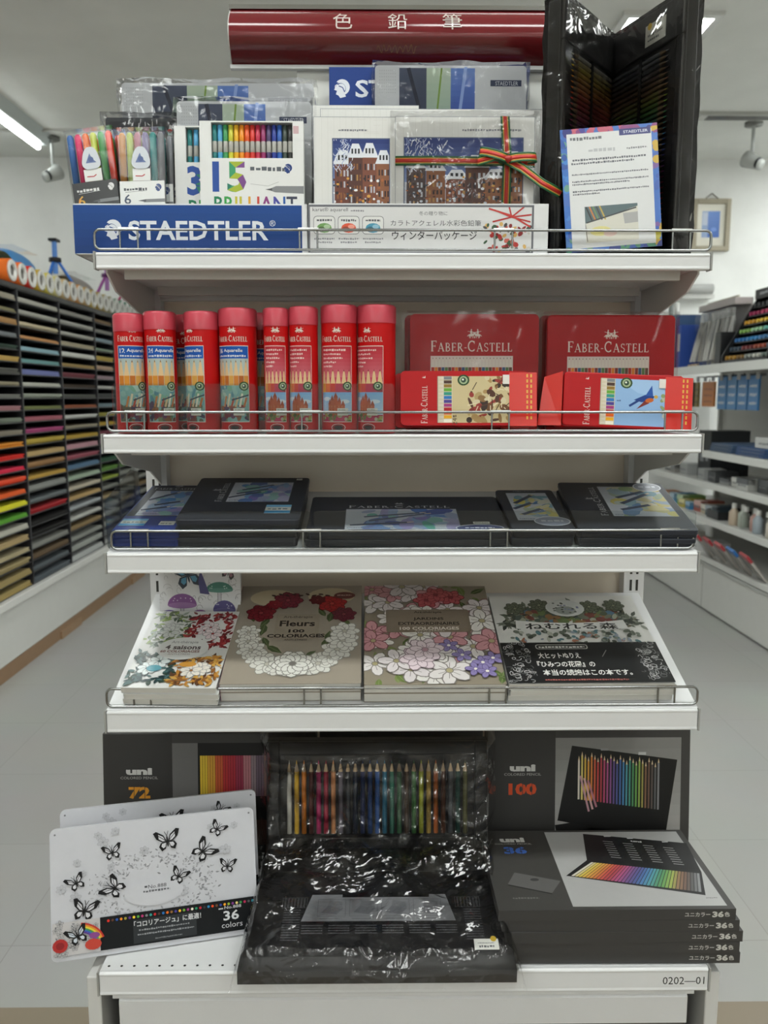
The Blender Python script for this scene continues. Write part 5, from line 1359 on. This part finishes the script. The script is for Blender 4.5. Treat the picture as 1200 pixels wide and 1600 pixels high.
# the open demonstration case in cellophane
t = thing('presentation_case', 'open black pencil case in shiny crumpled cellophane at the centre of the base shelf', 'pencil case', (-.228, 1.318, ZB))
w, h = .376, .258
u = MB(); u.box(0, 0, .03, w, .02, h, '#222223'); 
fr_ = '#28282a'
for (a, b, c, d) in ((0, .03, .022, h), (w - .022, .03, w, h), (.022, h - .022, w - .022, h), (.022, .03, w - .022, .095)): u.box(a, -.012, b, c, 0, d, fr_)
us = u.build('upright_leaf', CLOTHY, t, rot=(R(-7), 0, 0), bevel=.002)
pc = ['#cfcdc4', '#d9ae2c', '#d07a24', '#5a2f2c', '#b82f6c', '#9a2740', '#c98a5c', '#77727e', '#34383f', '#2b3040', '#2a3560', '#27467c', '#2f5a9c', '#2f6f8a', '#2a6a58', '#2f5a3c', '#4a3a30', '#3a6a3a', '#a5ac34', '#b0924a', '#b8622c', '#5a3a2c', '#55585c', '#2a4a44', '#5a5a3a']
for i, c in enumerate(pc):
    x = .038 + (w - .076) * i / (len(pc) - 1)
    k = MB().tube([(x, -.004, .10), (x, -.004, .206)], .0042, c, n=7); k.tube([(x, -.004, .206), (x, -.004, .219)], [.0042, .0014], '#bfa684', n=7); k.tube([(x, -.004, .219), (x, -.004, .225)], [.0014, .0003], c, n=7)
    k.build('pencil', PLAST, us)
f = MB(); f.prism([(0, .002), (.012, .002), (.245, .050), (.245, .064), (.02, .030), (0, .022)], 0, .402, '#202022', axis='x')
f.v = [(x * (1 - .06 * y / .245) + .012 * y / .245, y, z) for x, y, z in f.v]
sl = math.hypot(.225, .034)
q = P(f, (0, .02, .030), (1, 0, 0), (0, .225 / sl, .034 / sl))
q.poly([(84, 68), (322, 68), (310, 124), (98, 124)], '#85868a')
for k in range(4):
    x = 108 + k * 50; q.frame(x, 78, x + 44, 114, .7, '#66676b'); q.poly([(x + 6, 86), (x + 30, 82), (x + 40, 94), (x + 16, 100)], '#6d6e73'); q.poly([(x + 16, 100), (x + 40, 94), (x + 38, 108), (x + 18, 112)], '#77787c'); q.dashes(x + 4, 72, 30, 2.5, '#66676b', k)
q.rect(146, 118, 284, 128, '#141416')
for (x0, w0) in ((52, 40), (324, 40)):
    for k in range(8): q.frame(x0 + k * 5, 96, x0 + k * 5 + 4, 118, .5, '#6f7074')
    for k in range(13): q.dashes(x0 + (4 if x0 < 100 else 12), 90 - k * 5, 26, 2.4, '#5d5e63', k)
for c_ in range(6):
    for k in range(4): q.dashes(86 + c_ * 41, 58 - k * 5, 32, 2.4, '#6a6b70', c_ * 5 + k)
f.build('front_flap', GLOSS, t, (-.014, -.232, 0))
g_ = MB(); g_.prism([(0, 0), (.05, .0), (.05, .085), (.03, .075), (.0, .058)], .006, .372, '#1c1c1d', axis='x'); 
for i in range(14): g_.box(.05 + i * .02, -.0006, .045, .053 + i * .02, .001, .047, '#3a3a3c')
g_.build('hinge_fold', CLOTHY, t, (0, -.038, 0), bevel=.004)
s = MB().box(0, 0, 0, .036, .0006, .017, '#d9d9d3'); q = front(s, 0, 0, 0); q.dashes(5, 9, 24, 2.4, '#888', 2); q.text('\u00a518,000', 18, 2.5, 5, '#55555a', 22) if False else q.dashes(7, 3, 22, 4, '#55555a', 4); q.ell(29, 17, 4.5, 4.5, '#c9a92c', 0, 12)
s.build('price_sticker', GLOSS, t, (.330, -.207, .036), (R(-70), 0, 0), label='white price sticker with a yellow dot')
# its film: a bag drawn over the upright leaf, sagging to the flap, full of sharp creases
def crease(u, v, s):
    q = Vector((u, v, s)); a = 0
    for f, g in ((7, 1), (15, .6), (31, .25)): a += g * (1 - 2 * abs(noise.noise(q * f)))
    return a
FOLDS = [((.19, .06), (.13, .15)), ((.21, .06), (.215, .17)), ((.22, .06), (.27, .16)), ((.05, .225), (.17, .235)), ((.12, .215), (.20, .205)), ((.24, .19), (.35, .23)), ((.29, .165), (.36, .21)), ((.06, .09), (.16, .06)), ((.25, .055), (.36, .09)), ((.14, .16), (.20, .14)), ((.02, .2), (.05, .12)), ((.23, .15), (.25, .12))]
def fold(x, z):
    out = 0
    for k, ((ax, az), (bx, bz)) in enumerate(FOLDS):
        dx, dz = bx - ax, bz - az; t = max(0, min(1, ((x - ax) * dx + (z - az) * dz) / (dx * dx + dz * dz)))
        dd = math.hypot(x - ax - t * dx, z - az - t * dz); wd = .011 + .004 * (k % 3)
        out = max(out, .013 * max(0, 1 - dd / wd) * (.4 + .6 * math.sin(math.pi * (.1 + .8 * t))))
    return out
fm = MB()
def bag(a, b):
    x = -.014 + (w + .028) * a
    z = .012 + (h + .004) * b
    y = -.050 - .030 * (1 - b) ** 1.5 + z * .10 + .030 * crease(x, z * .8, 5.1) * (.35 + .65 * math.sin(math.pi * min(1, b * 1.05)))
    y -= fold(x, z)
    e = min(a, 1 - a)
    if e < .05: y += (.05 - e) / .05 * .05
    if b > .92: y += (b - .92) / .08 * .05
    return (x + .006 * noise.noise(Vector((z * 20, 3, x * 6))), min(y, .034 + z * .12), z + .008 * noise.noise(Vector((x * 9, b * 5, 1))))
fm.grid(bag, 110, 80, '#fff', 0, False); fm.build('cellophane_wrap', FILM2, t)
fm = MB()
def sheet(a, b):
    x = -.024 + .424 * a; y = -.250 + .225 * b
    zf = .012 + .030 + .034 * b
    z = zf + .004 + .022 * abs(crease(x, y, 2.2)) * (.3 + .7 * b) + .05 * max(0, b - .75) ** 1.2
    if b < .09: z = .004 + (z - .004) * (b / .09) ** .7
    e = min(a, 1 - a)
    if e < .05: z = .003 + (z - .003) * (e / .05) ** .6
    return (x * (1 - .05 * b) + .01 * b, y, max(.003, z))
fm.grid(sheet, 70, 44, '#fff', 0, False); fm.build('cellophane_sheet', FILM2, t)
# ------------------------------------------------------------------ left aisle: paper rack on its cabinets
RX = -1.72
cab = thing('storage_cabinet', 'long low white cabinet with brown plinth under the paper rack', 'cabinet', (RX, 4.8, 0))
y0, y1 = 2.9, 6.2
MB().box(-.60, y0 - 4.8, .07, 0, y1 - 4.8, .325, '#d3d3cf').build('body', PAINT, cab, bevel=.003)
MB().box(-.60, y0 - 4.8, .325, .022, y1 - 4.8, .362, '#dadad6').build('ledge', PAINT, cab, bevel=.003)
MB().box(-.58, y0 - 4.8, 0, .002, y1 - 4.8, .068, '#8f7257').build('plinth', WOOD, cab)
for yy in (4.30, 5.6): MB().box(.002, yy - 4.8, 0, .012, yy - 4.8 + .30, .04, '#9a7d61').build('plinth_block', WOOD, cab)
cols_y = [3.47, 4.01, 4.53, 5.09, 5.45, 5.80, 6.15]
NR = 25; Z0 = .366; PITCHZ = .0566; ZTOP = Z0 + NR * PITCHZ
rack = thing('paper_rack', 'tall black rack of narrow shelves filled with coloured paper at the left', 'rack', (RX, 4.8, Z0))
BK = '#26262a'
for i, y in enumerate([2.93] + cols_y):
    MB().box(-.36, y - 4.8 - .006, 0, 0, y - 4.8 + .006, NR * PITCHZ, BK).build('upright', PLAST, rack)
for k in range(NR + 1):
    MB().box(-.36, 2.93 - 4.8, k * PITCHZ - .0025, -.004, 6.15 - 4.8, k * PITCHZ + .0025, BK).build('shelf_board', PLAST, rack)
MB().box(-.366, 2.93 - 4.8, 0, -.36, 6.15 - 4.8, NR * PITCHZ, BK).build('back_panel', PLAST, rack)
MB().box(-.36, 2.93 - 4.8, NR * PITCHZ + .0025, 0, 6.15 - 4.8, NR * PITCHZ + .022, '#2e2d2c').build('top_board', PLAST, rack)
C1 = 'grey-brown:#8f887a olive:#7a7558 brown:#9a7448 grey-blue:#75797c dark-green:#3f4f46 gold:#b08f4c dark-grey:#55544f grey-tan:#8f866f grey:#7d7d78 dusty-pink:#a5767a sage:#6f776a grey-brown:#7d7466 orange:#d98a2f red:#d5322a crimson:#cf2a48 red-orange:#e0482a orange:#e0602c yellow:#d5cf2f green:#5a9a34 pale-grey:#b3b1a5 tan:#b09a70 light-tan:#b5a887 tan:#a3936a khaki:#9c8a5c khaki:#a08c58'
C2 = 'light-grey:#a8a69c light-grey:#aaa9a0 cream:#b8ab90 tan-orange:#b98656 light-blue:#8aa9b3 teal:#6f9a9a periwinkle:#6d74a4 off-white:#b5b5ab grey-green:#8f9488 olive-green:#6f7448 rose:#a8606c pink:#b04a7c gold:#b0983f tan:#b59a6a brown:#96714a gold:#b8923f grey:#8a8c88 slate-grey:#6f7578 red:#a8242a black:#1c1b1b black:#201f1f grey:#878782 brown:#5f4c38 dark-grey:#565c60 slate:#5d656b'
C3 = 'grey:#98968f light-grey:#a3a29c off-white:#b3b2aa cream:#b9b098 white:#c9c9c2 tan:#a48a58 burgundy:#7a4048 dark-brown:#4a3f36 dark-grey:#4f504c rust:#96583e white:#cfcfcb grey-tan:#98907c gold:#b09038 pink:#b58a92 rose:#a0525f blue-grey:#5d7a94 sage:#9aac98 beige:#bdb39f tan:#b89a68 light-grey:#a5aaad white:#c2c2bd brown:#8d7652 grey:#93968f grey:#a2a6a0 silver:#b3b6b5'
C4 = 'brown:#7a644a grey:#8a8a84 grey-blue:#7d8f98 sage:#8f9f8c gold:#b39a4a tan:#b59a84 mauve:#98848c white:#c4c4be dark-grey:#4a4c4c grey-blue:#6a7c84 olive:#8f8a3f gold:#b0923a burgundy:#6f3440 mauve:#8f6482 indigo:#44467f dark-green:#31543f green:#5f8a3f lime:#98aa44 grey:#84867f tan:#a08d68 grey:#93938c white:#bdbdb6 grey:#85877f slate:#666c70 silver:#a9abaa'
C5 = 'grey:#8d8d86 tan:#9c8c6c grey:#82827c gold:#a8924a cream:#b8ae94 brown:#7d6648 grey:#8a8a85 white:#bfbfb8 rust:#8f5a40 olive:#8a8546 yellow:#b5a83e gold:#b09a40 olive:#a09c44 gold:#b0923a tan:#a88c58 brown:#806344 green:#5a7f45 grey:#84867f white:#b9b9b2 grey:#8f9089 tan:#9f8f70 grey:#8a8b85 slate:#6a7074 grey:#90918b silver:#a9aba9'
C6 = 'grey:#8c8c85 cream:#b0a88e grey:#84857e sage:#8a9a86 green:#5f8a5a teal:#5c8a88 blue:#4f6f98 white:#bdbdb6 grey:#7c7d77 green:#5c8f4c mint:#92b09c dark-green:#3c5f48 lime:#98a844 green:#6a9a48 orange:#c07a38 tan:#a58d62 grey:#85867f white:#bcbcb5 grey:#8d8e87 brown:#7d6a4e grey:#8b8c86 slate:#6b7175 grey:#8f908a silver:#a7a9a7 grey:#8d8e88'
ORD = ['first', 'second', 'third', 'fourth', 'fifth', 'sixth', 'seventh', 'eighth', 'ninth', 'tenth', 'eleventh', 'twelfth', 'thirteenth', 'fourteenth', 'fifteenth', 'sixteenth', 'seventeenth', 'eighteenth', 'nineteenth', 'twentieth', 'twenty-first', 'twenty-second', 'twenty-third', 'twenty-fourth', 'twenty-fifth']
for ci, cs in enumerate((C1, C2, C3, C4, C5, C6)):
    ya, yb = cols_y[ci] + .012, cols_y[ci + 1] - .012
    if ci == 0: ya, yb = 3.482, 3.998
    for ri, item in enumerate(cs.split()):
        nm, hexc = item.split(':')
        rg = random.Random(ci * 40 + ri)
        zz = Z0 + (NR - 1 - ri) * PITCHZ + .0030
        th = rg.uniform(.015, .026); n = 3
        mb = MB()
        for q in range(n):   # slightly shuffled sheaves
            dx = rg.uniform(-.006, .004); c = mixc(hexc, (255, 255, 255), rg.uniform(0, .08)) if q else hexc
            mb.box(-.345, ya + rg.uniform(0, .008), zz + th * q / n, -.006 + dx, yb - rg.uniform(0, .008), zz + th * (q + .94) / n, mixc(hexc, c, 1))
        o = mb.build('paper_stack', MATTE, None, (RX, 0, 0))
        tag(o, f"{nm.replace('-', ' ')} paper stack, {ORD[ri]} slot from the top, {ORD[ci]} full rack column from the left", 'paper', 'stacks of coloured paper in the rack')
        o['label'] = f"{nm} paper in the {ORD[ri]} slot down, {ORD[ci]} rack column from the left edge"

# rolls of paper with white end rings along the top of the rack
ROLL = ['#d96a26', '#dd6a28', '#cf3b30', '#c9a83c', '#cfc05a', '#d2c98a', '#d3b98a', '#d0a878', '#cf9a62', '#cfae7c', '#c9b06a', '#c0a45a', '#b9a878', '#a9a58a', '#7f9a86', '#3f8a66', '#2f7a5c', '#2f7a58', '#4a8a6a', '#3a7a62']
RN = ['orange', 'bright orange', 'red', 'yellow', 'pale yellow', 'cream', 'peach', 'tan', 'apricot', 'sand', 'straw', 'ochre', 'beige', 'grey-beige', 'grey-green', 'green', 'deep green', 'dark green', 'mid green', 'forest green']
ZR = Z0 + NR * PITCHZ + .0225
for i in range(20):
    y = 3.965 + i * .1125
    t = thing('paper_roll', f"{RN[i]} paper roll with white end ring, {ORD[i]} along the top of the rack", 'paper roll', (RX, y, ZR + .055), group='paper rolls lying on top of the rack')
    c = ROLL[i]
    MB().lathe([(.0, -.34), (.054, -.34), (.054, 0), (.044, .0), (.044, -.004), (0, -.004)], [c, c, c, c, mixc(c, (110, 108, 104), .7)], n=22, axis='x').build('roll', MATTE, t)
    MB().lathe([(.027, 0), (.049, 0), (.049, .007), (.044, .009), (.031, .009), (.027, .007), (.027, -.003)], '#d5d4cf', n=24, axis='x').build('end_ring', PLAST, t)
    MB().lathe([(.026, -.05), (.026, -.0035), (0, -.0035)], '#7d7a76', n=16, axis='x').build('core_plug', CARD, t)

def dome(label, y, l, h, c, x=-1.83):
    t = thing('wrapped_roll', label, 'roll', (x, y, ZR + .110))
    MB().grid(lambda a, b: (-.09 + .15 * (1 - math.cos(math.pi * b)) / 2, l * (a - .5), .001 + h * math.sin(math.pi * b) * (1 - .25 * abs(2 * a - 1) ** 4)), 14, 12, c).build('sheet', PLAST, t)
    crumple('clear_wrap', SLEEVE, .16, l + .03, h * .96, t, amp=.006, seed=int(y * 10), loc=(-.095, -l / 2 - .015, .004), res=.02)
    for k in (0, 1): MB().box(-.02, l / 2 + .01 + k * .03, h * .6 - k * .02, .02, l / 2 + .03 + k * .03, h * .72 - k * .02, '#1d1d20').build('clip', PLAST, t)
dome('blue rolled sheet in clear wrap lying on the paper rolls at the left edge', 4.24, .28, .080, '#2f86c9')
dome('grey rolled sheet in clear wrap lying on the paper rolls beside the blue easel', 5.10, .34, .075, '#8f8884')

def easel(label, loc, h, c, spread, black=True):
    t = thing('tripod_easel', label, 'easel', loc)
    hub = h * .52
    for k, a in enumerate((20, 140, 260)):
        MB().tube([(spread * math.cos(R(a)), spread * math.sin(R(a)), .004), (.012 * math.cos(R(a)), .012 * math.sin(R(a)), hub)], .0085, c, n=8).build('leg', PLAST, t)
    MB().tube([(0, 0, h * .2), (0, 0, h * .96)], .014, mixc(c, (200, 220, 255), .25), n=10).build('centre_post', PLAST, t)
    k_ = '#1b1c22' if black else mixc(c, (30, 10, 40), .5)
    MB().lathe([(0, hub - .012), (.034, hub - .012), (.034, hub + .01), (.016, hub + .014), (0, hub + .014)], k_, n=12).build('collar', PLAST, t)
    MB().box(-.022, -.03, h * .94, .022, .035, h, k_).build('head', PLAST, t)
ZO = ZR + .109
easel('small blue tripod easel with black collar standing on top of the paper rack', (-1.82, 4.78, ZO), .235, '#2f72cf', .085)
easel('small purple tripod easel standing on the rack behind the display shelf corner', (-1.80, 5.62, ZO), .30, '#9a4a98', .16, False)
easel('small magenta tripod easel standing at the far end of the rack top', (-1.80, 6.02, ZO), .20, '#b03468', .14, False)

# ------------------------------------------------------------------ right aisle: shelf unit with small goods
gx = 1.95
g2 = thing('wall_shelving', 'grey and white shelving along the right aisle with a white panelled base', 'shelving', (gx, 5.0, 0))
ya, yb = -1.6, 1.12
MB().box(0, ya, .012, .6, yb, .275, '#d4d4d0').build('base_panel', PAINT, g2)
MB().box(.03, ya, 0, .58, yb, .012, '#4a4a48').build('toe_kick', PAINT, g2)
for yy in (-.98, -.09, .8): MB().box(-.0015, yy - .002, .014, .0005, yy + .002, .272, '#9b9b97').build('panel_seam', PAINT, g2)
MB().box(-.012, ya, .283, .6, yb, .293, '#c6c7c3').build('base_rail', PAINT, g2); MB().box(-.016, ya, .300, .6, yb, .332, '#d6d6d2').build('base_deck', PAINT, g2, bevel=.003)
MB().box(.005, ya, .275, .6, yb, .300, '#6d6d6b').build('shadow_gap', PAINT, g2)
MB().box(.56, ya, .3, .6, yb, 1.50, '#b9b9b4').build('back_panel', PAINT, g2)
for yy in (-.98, .1, 1.1): MB().box(.535, yy - .015, .3, .565, yy + .015, 1.52, '#c4c4c0').build('upright', PAINT, g2)
def rshelf(label, z, x0, ya, yb, lip=.035):
    t = thing('display_shelf', label, 'shelf', (gx + x0, 5.0, z), group=None)
    MB().box(.004, ya, -.018, .555 - x0, yb, 0, '#cdcdc8').build('board', PAINT, t)
    MB().box(-.004, ya, -lip, .004, yb, .002, '#d9dad6').build('price_channel', PAINT, t, bevel=.0015)
    return t
rshelf('upper shelf of the right aisle carrying the black marker rack', 1.473, .05, -1.6, 1.12, .05)
rshelf('short shelf of the right aisle with the dark blue pads', .955, .02, -1.6, .06, .04)
rshelf('middle shelf of the right aisle with small grey cartons', .763, .03, -1.6, 1.12)
rshelf('low shelf of the right aisle with colourful packets and bottles', .553, .01, -1.6, 1.12)

# black marker rack
t = thing('marker_rack', 'black stepped rack of coloured markers on the upper right shelf', 'display rack', (2.06, 4.78, 1.4735))
mb = MB(); L = .30
mb.prism([(0, 0), (.26, 0), (.26, .40), (.20, .40), (0, .05)], -L, -L + .012, '#1b1c1f', axis='y'); mb.prism([(0, 0), (.26, 0), (.26, .40), (.20, .40), (0, .05)], L - .012, L, '#1b1c1f', axis='y')
mb.box(.24, -L, 0, .26, L, .40, '#1b1c1f'); mb.box(0, -L, 0, .25, L, .02, '#1b1c1f')
for k in range(7): mb.box(.012 + k * .026, -L, .018 + k * .052, .24, L, .024 + k * .052, '#222327')
mb.build('rack_body', PLAST, t)
hb = MB().box(.185, -L, .385, .245, L, .44, '#1d1e22'); pq = P(hb, (.185, L, .385), (0, -1, 0), (0, 0, 1)); pq.dashes(60, 20, 300, 18, '#a9abb0', 4); pq.rect(500, 8, 560, 46, '#9a9ca0'); hb.build('header', PLAST, t)
tiers = [['#b0842f', '#8a6a3a', '#9aa09a', '#c4c4bc', '#6d7a74'], ['#3a4a5a', '#7a3034', '#a04a34', '#55606c'], ['#2f74b8', '#3f8cc8', '#4a7fb0', '#303c60'], ['#8aba5a', '#9ac8a0', '#6ab0a8', '#3a5a5c'], ['#d9a02c', '#e0b83a', '#cfcf8a', '#4aa05a'], ['#a02c5a', '#c0406a', '#e0704a', '#d0382c'], ['#2a2b30', '#44454c', '#3a3b40', '#6a6a70']]
for k in range(7):
    rg = random.Random(k + 70)
    for j in range(11):
        y = L - .04 - j * (2 * L - .08) / 10
        c = tiers[k][min(len(tiers[k]) - 1, j * len(tiers[k]) // 11)]
        mk = MB().tube([(.012 + k * .026, y, .036 + k * .052), (.11 + k * .018, y, .036 + k * .052)], .0125, c, n=8)
        mk.build('marker', PLAST, t)
# bag display beside it
t = thing('brush_bags', 'hanging clear bags of white brushes beside the black marker rack', 'bag display', (2.06, 5.43, 1.4735))
MB().box(.2, -.27, 0, .212, .30, .41, '#8d8987').build('board', PLAST, t); MB().box(.10, -.27, .37, .2, .30, .41, '#a39a98').build('top_rail', PLAST, t)
for j in range(8):
    y = -.23 + j * .07
    b = MB()
    rg = random.Random(j)
    for q in range(3): b.tube([(.07 + rg.uniform(-.02, .02), y - .018 + q * .018, .04), (.11, y - .014 + q * .014, .30)], [.010, .006], rg.choice(['#c9c8c4', '#b5b2ac', '#9a958c', '#d2d2cf']), n=6)
    b.build('brush_bundle', PLAST, t); crumple('clear_bag', FILM, .03, .058, .33, t, amp=.008, seed=60 + j, loc=(.08, y - .029, .02), res=.02)
MB().box(.02, -.28, 0, .16, -.2, .2, '#1d1e20').build('black_holder', PLAST, t)
for k in range(3): MB().tube([(.0, .05 + k * .06, .012), (.05, .14 + k * .05, .02)], .008, '#b9a48a', n=6).build('loose_brush', WOOD, t)
o = MB().box(0, -.25, 0, .012, .25, .46, '#b3aea0').build('back_board', CARD, None, (2.31, 5.72, 1.4735), bevel=.002); tag(o, 'beige board standing behind the brush bags on the right shelf', 'board')
for (y, ys, z, h, c, lab) in ((5.98, .09, 1.4735, .38, '#27456a', 'dark teal box file standing at the far end of the right shelf'), (5.86, .07, 1.4735, .30, '#2f4fa0', 'blue box file standing at the far end of the right shelf')):
    t = thing('box_file', lab, 'file', (2.08, y, z)); MB().box(0, -ys / 2, 0, .22, ys / 2, h, c).build('case', CARD, t, bevel=.003); MB().box(-.001, -ys / 2 + .015, h * .4, 0, ys / 2 - .015, h * .8, '#c4c4bd').build('spine_label', GLOSS, t)
# things along the far wall, right of the display
t = thing('wall_shelf', 'white far wall shelf with white tubes standing under a long white roll', 'shelf', (2.2, 6.15, 1.80))
MB().box(-.3, -.14, 0, .4, .165, .025, '#d2d3cf').build('board', PAINT, t)
o = MB().lathe([(0, 0), (.035, 0), (.035, .36), (0, .36)], '#a9aaa8', n=16, axis='x').build('poster_roll', PLAST, None, (2.08, 6.22, 2.065)); tag(o, 'long grey-white roll resting high on the far wall holder', 'roll')
o = MB().box(0, 0, 0, .40, .10, .03, '#d5d5d2').build('wall_bracket_shelf', PAINT, None, (2.06, 6.225, 1.999)); tag(o, 'short white wall shelf under the long grey-white roll', 'shelf')
for k in range(5):
    o = MB().lathe([(0, 0), (.017, 0), (.017, .125), (0, .125)], '#d3d4d1' if k != 3 else '#777c7a', n=12).build('poster_tube', PLAST, None, (1.975 + k * .042, 6.10, 1.8255))
    tag(o, ('white' if k != 3 else 'grey') + f" tube standing on the far wall shelf, {ORD[k]} from the left", 'tube', 'tubes standing on the far wall shelf')
# packets hanging under the upper shelf
def packet(label, x, y, z0, h, wy, c, c2, group, th=.012, lines=True):
    t = thing('hanging_packet', label, 'packet', (x, y, z0), group=group)
    mb = MB().box(0, -wy / 2, 0, th, wy / 2, h, c); p = P(mb, (0, wy / 2, 0), (0, -1, 0), (0, 0, 1)); W, H = wy * 1000, h * 1000
    if lines:
        for k in range(3): p.dashes(W * .15, H * (.15 + k * .25), W * .7, H * .1, c2, k)
    mb.build('card', GLOSS, t)
    MB().tube([(.006, 0, h - .003), (.006, 0, h + .02)], .003, '#8d8e90', n=6).build('hanging_hook', CHROME, t)
for k in range(4): packet(f"light blue packet with white lettering, {ORD[k]} from the left under the right shelf", 2.2, 5.38 - k * .15, 1.20, .205, .13, ['#3f86c4', '#4a8fca', '#3f84c2', '#3f88c8'][k], '#cfdbe4', 'blue packets hanging under the upper right shelf')
packet('orange packet hanging left of the light blue packets', 2.2, 5.60, 1.215, .165, .20, '#cf7a2a', '#a85a24', None)
for k, c in enumerate(('#7a6a2c', '#4a3f22', '#8f7a34')): packet(f"narrow {['olive', 'dark brown', 'gold'][k]} packet hanging near the far end of the right shelf", 2.2, 5.97 - k * .085, 1.21, .17, .06, c, '#3a3220', None)
for k in range(9):
    o = MB().box(0, 0, 0, .004, .045, .032, '#8f9092').build('price_ticket', GLOSS, None, (2.115, 5.55 - k * .125, 1.380), (0, 0, 0)); tag(o, f"grey price ticket, {ORD[k]} from the left along the hooks of the right shelf", 'price tag', 'price tickets along the hooks')
    o2 = MB().tube([(0, 0, 0), (.38, 0, .008)], .0035, '#8d8e90', n=6).build('hook', CHROME, o, (.002, .022, .03))
# goods on the lower right shelves
def carton(name, label, cat, loc, dx, dy, dz, c, band=None, group=None, rz=0):
    t = thing(name, label, cat, loc, (0, 0, R(rz)), group)
    mb = MB().box(0, -dy / 2, 0, dx, dy / 2, dz, c); p = P(mb, (0, dy / 2, 0), (0, -1, 0), (0, 0, 1)); p.dashes(dy * 150, dz * 300, dy * 700, dz * 300, '#77797c', int(dy * 999))
    mb.build('body', CARD, t, bevel=.002)
    if band: MB().box(-.0008, -dy / 2, dz * .55, dx * .3, dy / 2, dz + .0008, band).build('band', GLOSS, t)
    return t
ZP = .956
for k, (y, dy, c) in enumerate(((4.88, .30, '#3f5470'), (4.50, .34, '#35507a'))):
    for j in range(3): carton('sketch_pad', f"{['grey-blue', 'dark blue'][k]} pad, {['bottom', 'middle', 'top'][j]} of its pile on the short right shelf", 'pad', (2.0 + .004 * j, y, ZP + j * .0165), .30, dy, .016, c, None, 'piles of blue pads')
carton('display_box', 'white box with grey edging standing on the dark blue pads', 'box', (2.03, 4.35, ZP + .05), .16, .30, .055, '#c9cac7')
carton('desk_tray', 'black tray standing at the far end behind the blue pads', 'tray', (2.1, 5.36, .7635), .25, .20, .30, '#202224')
rg = random.Random(77)
for k in range(12):
    y = 6.02 - k * .155 if k < 4 else 5.19 - (k - 4) * .155; dz = rg.uniform(.03, .075); c = rg.choice(['#b9bab6', '#9a9c9b', '#c9c9c5', '#77797a', '#4a4c4f', '#8d8a86'])
    carton('small_carton', f"small {'pale' if int(lin(c)[0] * 100) > 30 else 'dark'} carton on the middle right shelf, {ORD[k]} from the far end", 'box', (2.0 + rg.uniform(0, .05), y, .7635), .14, .125, dz, c, rg.choice([None, '#55585c', '#d2d2ce']), 'small cartons on the middle right shelf', rg.uniform(-6, 6))
pcs = ['#c98a5a', '#b0704a', '#c9a05a', '#6a9ac0', '#8ab06a', '#c0b04a', '#3f7fae', '#a0584a', '#c4b9a2', '#4a5a64']
for k in range(10):
    y = 5.98 - k * .105; c = pcs[k]
    carton('craft_packet', f"colourful packet lying on the low right shelf, {ORD[k]} from the far end", 'packet', (2.0 + rg.uniform(0, .03), y, .5535), .16, .092, rg.uniform(.035, .07), c, mixc(c, (255, 255, 255), .45), 'colourful packets on the low right shelf', rg.uniform(-5, 5))
t = thing('desk_tray', 'black open tray beside the bottles on the low right shelf', 'tray', (1.99, 4.83, .5535)); mb = MB(); open_tray(mb, .2, .17, .05, .05, '#1d1f22'); mb.build('tray', PLAST, t)
for k in range(7):
    y = 4.66 - k * .075
    t = thing('paint_bottle', f"small clear bottle on the low right shelf, {ORD[k]} right of the black tray", 'bottle', (2.01 + .02 * (k % 2), y, .5535), group='clear bottles on the low right shelf')
    c = ['#b9a894', '#a9b0a4', '#c4c4bc', '#b08a80', '#9aa4ac', '#8fa89c', '#c0b9ae'][k]
    MB().lathe([(0, 0), (.026, 0), (.028, .006), (.028, .075), (.014, .092), (.012, .10)], c, n=16).build('bottle_body', CLEARBOX if k % 3 == 2 else PLAST, t)
    MB().lathe([(.014, .098), (.014, .125), (.010, .128), (0, .128)], '#d0d0cc', n=12).build('cap', PLAST, t)
for k in range(5):
    y = 4.86 - k * .165
    c2 = ['#a83038', '#a02c36', '#b0343c', '#2f6fb4', '#a03038'][k]
    t = thing('craft_packet', f"pale clear packet with {'blue' if k == 3 else 'dark red'} header, {ORD[k]} along the right base bin", 'packet', (1.97, y, .3335), (0, R(-38), R(-8)), 'pale packets in the right base bin')
    MB().box(0, -.07, 0, .012, .07, .125, '#c9c4be').build('pouch', GLOSS, t); MB().box(-.001, -.07, .125, .013, .07, .165, c2).build('header_card', GLOSS, t); crumple('clear_bag', FILM, .014, .142, .126, t, amp=.004, seed=80 + k, loc=(-.001, -.071, 0), res=.02)
for k in range(5):
    carton('craft_packet', f"flat pale packet lying in the right base bin, {ORD[k]} from its far end", 'packet', (1.98, 5.95 - k * .2, .3335), .2, .17, .03 + .012 * (k % 3), ['#c4c2bc', '#a9b0b8', '#cfcbc4', '#b5b0a4', '#c9c9c9'][k], None, 'flat packets in the right base bin', rg.uniform(-8, 8))
